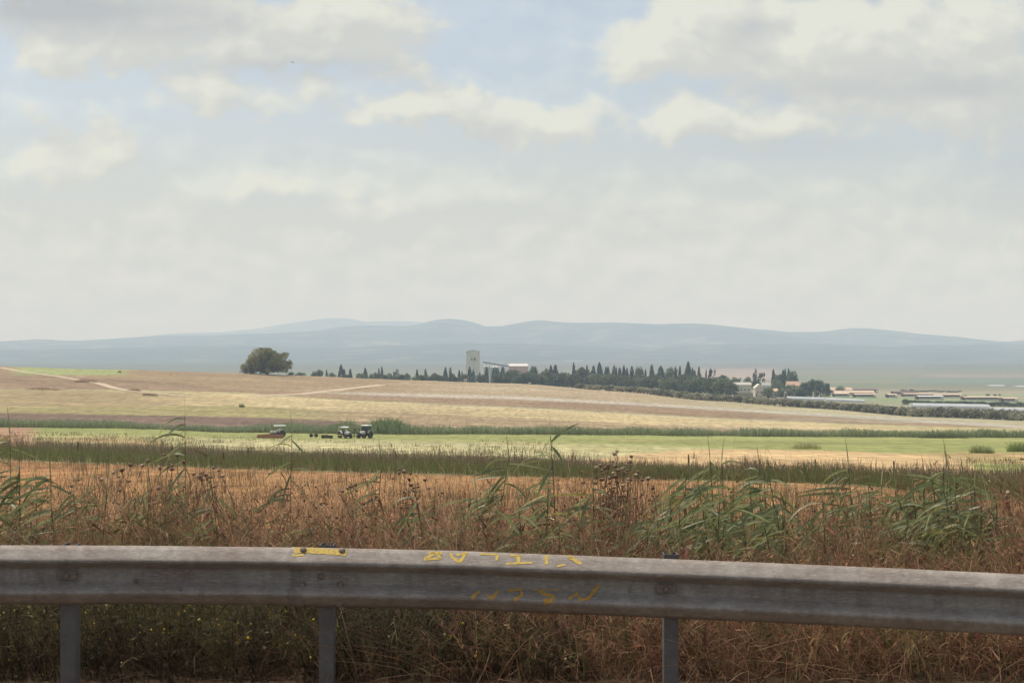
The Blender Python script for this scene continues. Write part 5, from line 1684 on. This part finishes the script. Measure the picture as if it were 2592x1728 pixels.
wh = gable_house(1288, 1336, 921, 926.5, 1300.0, 22, 'long pale roofed warehouse at the foot of the conveyor', M_pink, M_sheet, 'warehouse', 'warehouse', 7)
for k, px in enumerate((1280, 1289, 1336)):
    y = 1295.0
    x = X(px, y); zb = gz1(x, y); h = Z((913, 916, 914)[k], y) - zb
    o = MB().tube((0, 0, -.3), (0, 0, h * .6), .16, .12, 6).tube((0, 0, h * .6), (0, 0, h), .12, .05, 6).box((0, 0, h * .93), (1.6, .08, .08)).build('mast', M_steel, loc=(x, y, zb))
    tag(o, ['thin mast left of the warehouse gable', 'thin mast on the left corner of the warehouse', 'thin mast on the right corner of the warehouse'][k], 'mast')

gable_house(1860, 1902, 968, 974, 1000.0, 9, 'pale house with a low wall in front and a wide greyish roof', M_cream, pmat('grey_tile', (.46, .42, .36), .85, noise=.12), nwin=4)
gable_house(1912, 1933, 972, 982, 960.0, 9, 'pale yellow gabled house between two tall trees', M_cream, pmat('straw_roof', (.60, .57, .42), .8, noise=.1), nwin=2, ridge_x=False)
gable_house(1931, 1951, 969, 975, 1010.0, 9, 'grey roofed house right behind the pale yellow gabled house', M_white, pmat('slate_roof', (.35, .33, .32), .8, noise=.1), nwin=2)
gable_house(1943, 1970, 984, 990, 930.0, 9, 'low house with an apricot roof in front of dark shrubs', M_cream, pmat('apricot_roof', (.58, .40, .26), .85, noise=.1), nwin=2)
gable_house(1993, 2024, 965.5, 974, 1060.0, 9, 'house with a bright orange tiled roof under the tall round tree', M_cream, M_tile, nwin=3)
gable_house(2014, 2034, 971, 976, 1050.0, 8, 'small annex with an orange roof right of the orange tiled house', M_cream, M_tile, nwin=1)
# garden wall
y = 925.0
gw = MB(); xa, xb = X(1862, y), X(1906, y)
zb = gz1((xa + xb) / 2, y)
gw.box((0, 0, 1.0), (xb - xa, .35, 2.6)); gw.box((0, 0, 2.38), (xb - xa + .2, .5, .14))
for k in range(6): gw.box((-(xb - xa) / 2 + (k + .5) * (xb - xa) / 6, -.2, 1.0), (.4, .1, 2.55))
tag(gw.build('garden_wall', M_stone, loc=((xa + xb) / 2, y, zb)), 'low stone wall with pillars below the pale house', 'wall')
# stone turret
y = 905.0
x = X(1988, y); zb = gz1(x, y)
tu = thing('stone_turret', 'small round stone turret with an arched opening beside the white greenhouse', 'turret', (x, y, zb))
ht = Z(992, y) - zb; rr = 30 / 7.84 * y / F
MB().lathe((0, 0, 0), [(rr, -.5), (rr * .97, ht * .6), (rr * .95, ht - .7), (rr * 1.05, ht - .6), (rr * 1.02, ht - .2), (rr * .5, ht + .1), (.05, ht + .25)], 'z', 16).build('wall', M_stone, tu)
ap = MB()
ap.prism([(-.38, ht - 3.0), (.38, ht - 3.0), (.38, ht - 1.9), (.2, ht - 1.55), (-.2, ht - 1.55), (-.38, ht - 1.9)], 'y', -rr - .03, -rr + .35)
ap.build('opening', M_dark, tu)
MB().box((-3.2, 0, .6), (4.4, 2.6, 1.5)).build('annex', M_cream, tu)
# white hut on the crest
def hut(px, top, base, wpx, y, label):
    x = X(px, y); zb = gz1(x, y); w = wpx * y / F; h = Z(top, y) - zb
    o = thing('hut', label, 'hut', (x, y, zb))
    MB().box((0, 0, h * .38), (w, w, h * .78)).build('wall', M_white, o)
    MB().prism([(-w * .75, h * .78), (w * .75, h * .78), (0, h)], 'y', -w * .7, w * .7).build('roof', M_sheet, o)
    MB().box((w * .1, -w / 2 - .02, h * .3), (w * .3, .06, h * .5)).build('door', M_darkroof, o)
hut(1341, 967.5, 976, 6, 778.0, 'tiny white hut with a peaked roof on the crest below the warehouse')
hut(1178, 958.5, 966, 7, 772.0, 'tiny pale hut on the crest below the concrete tower')

# sheds of the farm on the right
def shed(px0, px1, top, eave, base, label, mr, y=None, mw=None):
    y = y or depth_at((px0 + px1) / 2, base, True)
    y = min(max(y, 900.0), 1900.0)
    xa, xb = X(px0, y), X(px1, y)
    w = xb - xa; xc = (xa + xb) / 2
    zb = gz1(xc, y)
    o = thing('farm_shed', label, 'shed', (xc, y, zb), 'long sheds of the farm')
    he = max(2.4, Z(eave, y) - zb); ht = max(he + .7, Z(top, y) - zb)
    d = 12.0
    rb_ = MB()
    rb_.prism([(-.6, he - .1), (d / 2, ht - .1), (d / 2, ht + .12), (-.6, he + .12)], 'x', -w / 2 - .5, w / 2 + .5)
    rb_.prism([(d / 2 + .003, ht - .1), (d + .6, he - .1), (d + .6, he + .12), (d / 2 + .003, ht + .12)], 'x', -w / 2 - .5, w / 2 + .5)
    rb_.build('roof', mr, o)
    MB().prism([(d * .55, -.4), (d - .3, -.4), (d - .3, he), (d * .55, he + (ht - he) * .85)], 'x', -w / 2, w / 2).build('wall', mw or M_darkroof, o)
    MB().box((0, .1, .5), (w, .25, 1.4)).build('parapet', M_cream, o)
    n = max(3, int(w / 6))
    for k in range(min(n, 14)):
        MB().box((-w / 2 + .3 + (w - .6) * k / (min(n, 14) - 1), .1, he / 2), (.3, .24, he + .3)).build('post', M_steel, o)
SH = [
    (2089, 2157, 981, 987, 996, 'long tan roofed shed at the left end of the farm', M_tanroof, 1330),
    (2160, 2222, 984, 987, 996, 'dark roofed shed behind the tan sheds', M_darkroof, 1420),
    (2114, 2214, 989, 995, 1001, 'longest tan shed in the middle row of the left farm group', M_tanroof, 1240),
    (2114, 2150, 997, 1000, 1006, 'short tan shed in the front row at left', M_tanroof, 1130),
    (2166, 2218, 999, 1003, 1008, 'short pale shed in the front row at right', M_tanroof, 1120),
    (2264, 2328, 990, 993, 1001, 'dark roofed shed at the back of the right farm group', M_darkroof, 1300),
    (2290, 2362, 996, 1001.5, 1008, 'tan roofed shed left of centre in the right farm group', M_tanroof, 1200),
    (2366, 2436, 999, 1003, 1009, 'tan roofed shed in the middle of the right farm group', M_tanroof, 1180),
    (2326, 2388, 1003, 1007, 1013, 'pale grey shed in front of the middle tan shed', M_sheet, 1080),
    (2443, 2536, 1006, 1010, 1016, 'long tan shed right of the dark water tank', M_tanroof, 1090),
    (2542, 2577, 1007.5, 1012, 1017, 'short pale tan shed at the right end of the farm', M_tanroof, 1060),
    (2250, 2272, 999, 1003, 1008, 'small tan shed between the two farm groups', M_tanroof, 1140),
]
for a, b, t, e, bs_, lab, mr, y in SH:
    shed(a, b, t, e, bs_, lab, mr, float(y))
# water tank
y = 1120.0
x = X(2443, y); zb = gz1(x, y); h = Z(999, y) - zb
tk = thing('water_tank', 'small dark tank on legs between the tan farm sheds', 'water tank', (x, y, zb))
MB().lathe((0, 0, 0), [(1.7, h * .45), (1.8, h * .5), (1.8, h * .85), (.3, h)], 'z', 14).build('tank', M_darkroof, tk)
for a in range(4):
    MB().tube((1.5 * math.cos(a * 1.57 + .78), 1.5 * math.sin(a * 1.57 + .78), -.2), (1.2 * math.cos(a * 1.57 + .78), 1.2 * math.sin(a * 1.57 + .78), h * .45), .12, .12, 6).build('leg', M_steel, tk)

# greenhouses
def greenhouse(px0, px1, top, y, label, r=None, depth=9.0):
    xa, xb = X(px0, y), X(px1, y)
    L = xb - xa
    xc = (xa + xb) / 2
    zb = gz1(xc, y)
    h = max(1.6, Z(top, y) - zb)
    o = thing('greenhouse', label, 'greenhouse', (xc, y, zb), 'white plastic greenhouses')
    n = 10
    pts = [(depth / 2 - depth / 2 * math.cos(math.pi * k / n), max(0, h * math.sin(math.pi * k / n) ** .7)) for k in range(n + 1)]
    inn = [(depth / 2 + (p[0] - depth / 2) * .985, p[1] * .985) for p in pts][::-1]
    xs = np.linspace(-L / 2, L / 2, max(3, int(L / 4)))
    V, Fc = [], []
    prof = pts + inn
    m = len(prof)
    for i, xx in enumerate(xs):
        zg = gz1(xc + xx, y) - zb
        sc = 1.0 if i % 2 == 0 else .975
        V += [(xx, p[0], zg + p[1] * sc - .05) for p in prof]
    for i in range(len(xs) - 1):
        for j in range(m - 1):
            Fc.append((i * m + j, (i + 1) * m + j, (i + 1) * m + j + 1, i * m + j + 1))
    mk('cover', V, Fc, M_film, o)
    for sgn_, i in ((-1, 0), (1, len(xs) - 1)):
        zg = gz1(xc + xs[i], y) - zb
        e = MB().prism([(p[0], p[1] * .96 + zg) for p in pts], 'x', xs[i] - .05, xs[i] + .05)
        e.build('end_wall', M_film, o)
greenhouse(1990, 2092, 1004.5, 915.0, 'white greenhouse tunnel right of the small stone turret')
greenhouse(2092, 2190, 1008.5, 905.0, 'white greenhouse tunnel continuing right of the turret greenhouse')
greenhouse(2313, 2508, 1021.5, 800.0, 'largest white greenhouse tunnel behind the orchard', depth=11)
greenhouse(2510, 2660, 1032.0, 735.0, 'white greenhouse tunnel reaching the right picture edge', depth=8)
greenhouse(732, 788, 898.5, 7300.0, 'far white greenhouse strip in the valley right of the lone tree', depth=70)
greenhouse(2505, 2545, 989.0, 1900.0, 'distant white greenhouse in the green valley beyond the farm', depth=18)
greenhouse(2575, 2640, 990.0, 1850.0, 'distant white greenhouse at the right edge beyond the farm', depth=18)
greenhouse(1430, 1476, 920.5, 6400.0, 'far white greenhouse glimpsed above the dark wood', depth=60)

# hedge trees on the right
ro = random.Random(9)
for i, px in enumerate(np.arange(2292, 2640, 11.5)):
    place_tree('round', px + ro.uniform(-2, 2), (1013.5 if px > 2300 else 1010) + (px - 2300) * .018 + ro.uniform(-2, 1), 19, 880.0 + ro.uniform(-8, 8), 'dark tree in the hedge behind the large white greenhouse' if i else 'dark shrub at the left end of the large white greenhouse', 'dark hedge behind the large greenhouse' if i else None, 50 + i, 'hedge_tree')
for i, px in enumerate(np.arange(2286, 2436, 9.5)):
    place_tree('pale', px + ro.uniform(-2, 2), 985 + (px - 2286) * .07 + ro.uniform(-2, 1.5), 16, 1480.0 + ro.uniform(-20, 20), 'hazy green tree in the row behind the right farm sheds', 'hazy tree row behind the right farm', 70 + i, 'background_tree')
for i, (px, top) in enumerate([(2500, 1001), (2519, 1002), (2530, 1003)]):
    place_tree('round', px, top, 11 - 2 * i, 1300.0, ['biggest of three dark bushes behind the long tan shed', 'middle of three dark bushes behind the long tan shed', 'rightmost of three dark bushes behind the long tan shed'][i], None, 91 + i, 'bush', 'bush')

# far houses on the hillsides
for i, (px, py, y) in enumerate([(1726, 852, 9600), (1732, 893, 7900), (1812, 896, 7800), (2540, 935, 3900), (2408, 956, 2900), (1312, 862, 9700), (1366, 858, 9800), (2540, 893, 7900), (810, 866, 9600), (832, 864, 9700), (1855, 929, 4400), (2330, 921, 5000)]):
    x = X(px, y); z = Z(py + 1.5, y)
    w = 3.2 * y / F * .9
    o = thing('far_house', f'distant white house on the {"plain" if z < -30 else "hillside"}, {["above the tallest cypress", "just right of the tallest cypress", "between tallest cypress and pale house", "near the right edge", "behind the right farm", "above the warehouse roof", "right above the warehouse", "high near the right edge", "right of the lone tree, lower of two", "right of the lone tree, upper of two", "above the pale house", "above the right farm"][i]}', 'house', (x, y, z), 'white houses far off')
    MB().box((0, 0, w * .1), (w, w * .8, w * .9)).build('wall', M_white, o)
    MB().prism([(-w * .55, w * .55), (w * .55, w * .55), (0, w * .85)], 'y', -w * .45, w * .45).build('roof', M_tile, o)

# ================================================================== tractors
M_whitep = pmat('white_paint', (.72, .70, .66), .4, noise=.08, nscale=3)
M_black = pmat('black_rubber', (.085, .072, .06), .9, noise=.35, nscale=8)
M_rim = pmat('pale_rim', (.55, .50, .42), .5, noise=.15)
M_chas = pmat('dark_iron', (.10, .085, .072), .6, .2, noise=.3, nscale=5)
M_or = pmat('orange_red_paint', (.36, .19, .115), .55, noise=.25, nscale=4)
M_rust = pmat('rusty_iron', (.42, .17, .10), .8, noise=.3, nscale=5)
M_yel = pmat('dull_yellow_paint', (.60, .50, .22), .6, noise=.2, nscale=4)
def wheel(parent, c, r, w, dirx=1):
    prof = [(r * .55, -w / 2), (r * .9, -w / 2), (r, -w * .3), (r, w * .3), (r * .9, w / 2), (r * .55, w / 2)]
    t = MB().lathe(c, prof, 'y', 20)
    for k in range(16):           # lugs
        a = 2 * math.pi * k / 16
        t.box((c[0] + math.cos(a) * r * 1.0, c[1] + (w * .18 if k % 2 else -w * .18), c[2] + math.sin(a) * r), (.08, w * .5, .08))
    o = t.build('wheel', M_black, parent)
    MB().lathe(c, [(.06, -w * .32), (r * .55, -w * .36), (r * .57, 0), (r * .55, w * .36), (.06, w * .32)], 'y', 16).build('rim', M_rim, o)
def tractor(px, base, facing, label, roof, rz, hood_m=M_whitep, sc=1.0):
    y = depth_at(px, base)
    x = X(px, y)
    T = thing('tractor', label, 'tractor', (x, y, gz1(x, y)), None, rz)
    T.scale = (sc * facing, sc, sc)
    wheel(T, (-.75, -.78, .78), .78, .42); wheel(T, (-.75, .78, .78), .78, .42)
    wheel(T, (1.25, -.68, .5), .5, .3); wheel(T, (1.25, .68, .5), .5, .3)
    MB().box((.3, 0, .78), (2.6, .42, .42), bev=.04).box((-.75, 0, .78), (.3, 1.2, .26)).box((1.25, 0, .5), (.16, 1.1, .16)).build('chassis', M_chas, T)
    h = MB().prism([(.25, .98), (1.75, .98), (1.82, 1.15), (1.7, 1.42), (.25, 1.55)], 'y', -.3, .3)
    h.build('hood', hood_m, T)
    MB().box((1.80, 0, 1.18), (.08, .5, .3), bev=.02).build('grille', M_chas, T)
    for sd in (-1, 1):
        f = MB()
        for k in range(6):
            a0, a1 = R(25 + 22 * k), R(25 + 22 * (k + 1))
            rr = .88
            p = [(-.75 + math.cos(a) * q, .78 + math.sin(a) * q) for a, q in ((a0, rr), (a1, rr), (a1, rr + .05), (a0, rr + .05))]
            f.prism(p, 'y', sd * .78 - .24, sd * .78 + .24)
        f.build('fender', hood_m, T)
    MB().box((-.62, 0, 1.18), (.5, .5, .14), bev=.03).box((-.88, 0, 1.45), (.12, .5, .5), bev=.03).build('seat', M_black, T)
    MB().tube((.2, 0, 1.2), (-.02, 0, 1.55), .03, .03, 6).lathe((-.05, 0, 1.6), [(.17, -.015), (.2, 0), (.17, .015), (.14, 0)], 'z', 14).build('steering_wheel', M_black, T)
    MB().tube((1.0, .18, 1.4), (1.0, .18, 2.1), .045, .04, 8).build('exhaust_pipe', M_chas, T)
    if roof == 'flat':
        for sx in (-1.35, .55):
            for sy in (-.62, .62):
                MB().tube((sx * .8, sy, 1.1), (sx, sy, 2.42), .035, .035, 6).build('roof_post', M_chas, T)
        MB().box((-.4, 0, 2.55), (2.5, 1.6, .26), bev=.08).build('canopy', M_whitep, T)
    elif roof == 'dome':
        for sx in (-1.0, .15):
            for sy in (-.55, .55):
                MB().tube((sx, sy, 1.1), (sx, sy, 2.32), .035, .035, 6).build('roof_post', M_chas, T)
        MB().prism([(-1.25, 2.34), (.5, 2.34), (.42, 2.46), (.1, 2.56), (-.75, 2.56), (-1.15, 2.46)], 'y', -.8, .8).build('canopy', M_whitep, T)
    else:
        cb = MB()
        for sx, sxt in ((-1.2, -1.1), (.25, .1)):
            for sy in (-.68, .68):
                cb.tube((sx, sy, 1.0), (sxt, sy * .95, 2.52), .06, .05, 6)
        cb.box((-.5, 0, 1.05), (1.5, 1.4, .2))
        cb.build('cab_frame', M_chas, T)
        g = MB()
        for sy in (-.66, .66):
            g.box((-.5, sy * .97, 1.82), (1.3, .02, 1.35))
        g.box((.15, 0, 1.82), (.02, 1.2, 1.35))
        g.build('cab_window', M_glass, T)
        MB().box((-.5, 0, 2.62), (1.75, 1.6, .2), bev=.07).build('cab_roof', M_whitep, T)
    return T
M_soil = None
tractor(704, 1106, -1, 'tractor with a long flat white canopy standing at left in the meadow', 'flat', R(24), sc=.80)
tractor(873, 1109, 1, 'tractor with a small domed white canopy, middle of the three', 'dome', R(-48), sc=.80)
tractor(924, 1109, -1, 'tractor with a glazed cab, rightmost of the three', 'cab', R(58), sc=.86)
# orange implement carried before the left tractor
y = depth_at(682, 1109)
im = thing('field_rake', 'low orange red rake implement in front of the flat canopy tractor', 'implement', (X(690, y), y - .6, gz1(X(690, y), y)))
mb = MB()
mb.box((-.2, 0, .62), (4.3, .14, .16)); mb.box((-.2, -.7, .45), (4.0, .12, .12)); mb.box((-1.6, -.35, .55), (.12, .8, .1)); mb.box((1.2, -.35, .55), (.12, .8, .1))
mb.prism([(-1.9, .3), (-.2, .35), (-.3, .85), (-1.5, .75)], 'y', -.5, .2)
mb.build('frame', M_or, im)
for k in range(7):
    xx = -2.1 + k * .63
    t = MB().lathe((xx, -.5, .36), [(.30, -.02), (.36, 0), (.30, .02)], 'y', 12)
    for a in range(10):
        t.tube((xx + .3 * math.cos(a * .628), -.5, .36 + .3 * math.sin(a * .628)), (xx + .42 * math.cos(a * .628 + .3), -.52, .36 + .42 * math.sin(a * .628 + .3)), .015, .01, 4)
    t.build('tine_wheel', M_or, im)
# trailed mower behind the middle tractor
y = depth_at(845, 1109)
im = thing('trailed_harrow', 'low dark harrow with a dull yellow drawbar behind the domed canopy tractor', 'implement', (X(840, y), y, gz1(X(840, y), y)))
MB().tube((-.6, 0, .52), (1.9, 0, .6), .06, .06, 6).build('drawbar', M_yel, im)
hb = MB().box((-.8, -.4, .5), (1.9, .1, .12)).box((-.8, .5, .5), (1.9, .1, .12)).box((-1.6, 0, .5), (.1, 1.0, .1)).box((0, 0, .5), (.1, 1.0, .1))
hb.build('frame', M_chas, im)
for k in range(6):
    MB().lathe((-1.55 + k * .31, -.4, .26), [(.02, -.04), (.26, 0), (.02, .03)], 'y', 12).build('disc', M_chas, im)
MB().box((-1.75, -.45, .62), (.22, .1, .22)).build('marker_plate', M_yel, im)
# small dark implement between the tractors
y = depth_at(794, 1106)
im = thing('spring_cultivator', 'small dark two humped implement lying alone between the tractors', 'implement', (X(794, y), y, gz1(X(794, y), y)))
MB().box((0, 0, .42), (1.5, .1, .1)).box((0, .6, .42), (1.5, .1, .1)).box((-.7, .3, .42), (.1, .7, .1)).box((.7, .3, .42), (.1, .7, .1)).build('frame', M_chas, im)
for k in range(2):
    MB().lathe((-.45 + .95 * k, -.1, .32), [(.14, -.12), (.33, -.10), (.35, 0), (.33, .1), (.14, .12)], 'y', 14).build('roller', M_black, im)
for k in range(4):
    MB().tube((-.6 + .4 * k, .6, .42), (-.6 + .4 * k, .85, .02), .03, .015, 5).build('tine', M_rust, im)
# folded implement at the cab tractor's left side
y = depth_at(908, 1109)
im = thing('folded_cultivator', 'dark folded cultivator standing upright against the cab tractor', 'implement', (X(906, y), y - 1.2, gz1(X(906, y), y)))
mb = MB()
mb.box((0, 0, .5), (1.5, .12, .14)); mb.box((-.5, 0, 1.15), (.12, .12, 1.4)); mb.box((.35, 0, 1.05), (.12, .12, 1.2)); mb.box((-.1, 0, 1.75), (1.1, .1, .12)); mb.tube((-.5, 0, 1.8), (.35, 0, .6), .05, .05, 6)
mb.build('frame', M_chas, im)
for k in range(6):
    MB().tube((-.65 + k * .26, -.05, .5), (-.7 + k * .26, -.25, .02), .035, .02, 5).build('tine', M_chas, im)
for k in range(4):
    MB().tube((-.55 + k * .28, -.02, 1.75), (-.6 + k * .28, -.25, 2.05), .035, .02, 5).build('tine', M_rust, im)
# left crest: rusty implement and marker pole
y = depth_at(303, 944)
im = thing('rusty_plough', 'small rust red farm implement with an upright arm on the green crest', 'implement', (X(303, y), y, gz1(X(303, y), y)))
MB().box((0, 0, .5), (1.8, .2, .25)).box((-.6, 0, .3), (.25, .25, .7)).box((.5, 0, .3), (.25, .25, .7)).prism([(-.9, .6), (.6, .6), (.3, 1.1), (-.3, 1.0)], 'y', -.25, .25).build('frame', M_rust, im)
MB().tube((.3, 0, .9), (.75, 0, 2.3), .09, .05, 6).build('arm', M_rust, im)
y = depth_at(433, 952)
mp_ = thing('marker_pole', 'thin reddish marker pole with a white top on the left hillside', 'pole', (X(433, y), y, gz1(X(433, y), y)))
MB().tube((0, 0, -.2), (0, 0, 2.0), .07, .06, 8).build('shaft', M_rust, mp_)
MB().lathe((0, 0, 2.0), [(.07, 0), (.12, .05), (.12, .35), (.03, .42)], 'z', 10).build('cap', M_whitep, mp_)

# ================================================================== bird in the sky
y = 170.0
bd = thing('bird', 'tiny dark bird gliding in the sky at upper left', 'bird', (X(741, y), y, Z(158, y)), rz=.5)
bb = MB().lathe((0, 0, 0), [(.004, -.17), (.03, -.12), (.045, -.02), (.042, .05), (.028, .10), (.026, .13), (.004, .17)], 'y', 10)
bb.prism([(-.03, -.17), (.03, -.17), (.06, -.27), (-.06, -.27)], 'z', -.004, .004)
bb.build('body', M_chas, bd, True)
for sd in (-1, 1):
    wv = [(sd * .03, .06, .01), (sd * .16, .09, .10), (sd * .34, -.02, .14), (sd * .15, -.03, .085), (sd * .03, -.07, 0)]
    V = [Vector(v) for v in wv] + [Vector(v) - Vector((0, 0, .008)) for v in wv]
    MB().add(V, [(0, 1, 3, 4), (1, 2, 3), (9, 8, 6, 5), (8, 7, 6), (0, 5, 6, 1), (1, 6, 7, 2), (2, 7, 8, 3), (3, 8, 9, 4)]).build('wing', M_chas, bd)

# ================================================================== haze
hb = MB().box((0, 8600, 145), (44000, 18200, 420))
HM_ = bpy.data.materials.new('valley_haze')
HM_.use_nodes = True
ht_ = HM_.node_tree
ht_.nodes.clear()
pv = nn(ht_, 'ShaderNodeVolumePrincipled')
pv.inputs['Color'].default_value = (.57, .75, 1.0, 1)
pv.inputs['Density'].default_value = 1.6e-4
pv.inputs['Anisotropy'].default_value = 0.0
pv.inputs['Absorption Color'].default_value = (1, 1, 1, 1)
ho = nn(ht_, 'ShaderNodeOutputMaterial')
ht_.links.new(pv.outputs[0], ho.inputs['Volume'])
haze = tag(hb.build('haze', HM_), kind='stuff')
haze['label'] = 'pale blue summer haze filling the valley air'
haze['category'] = 'haze'
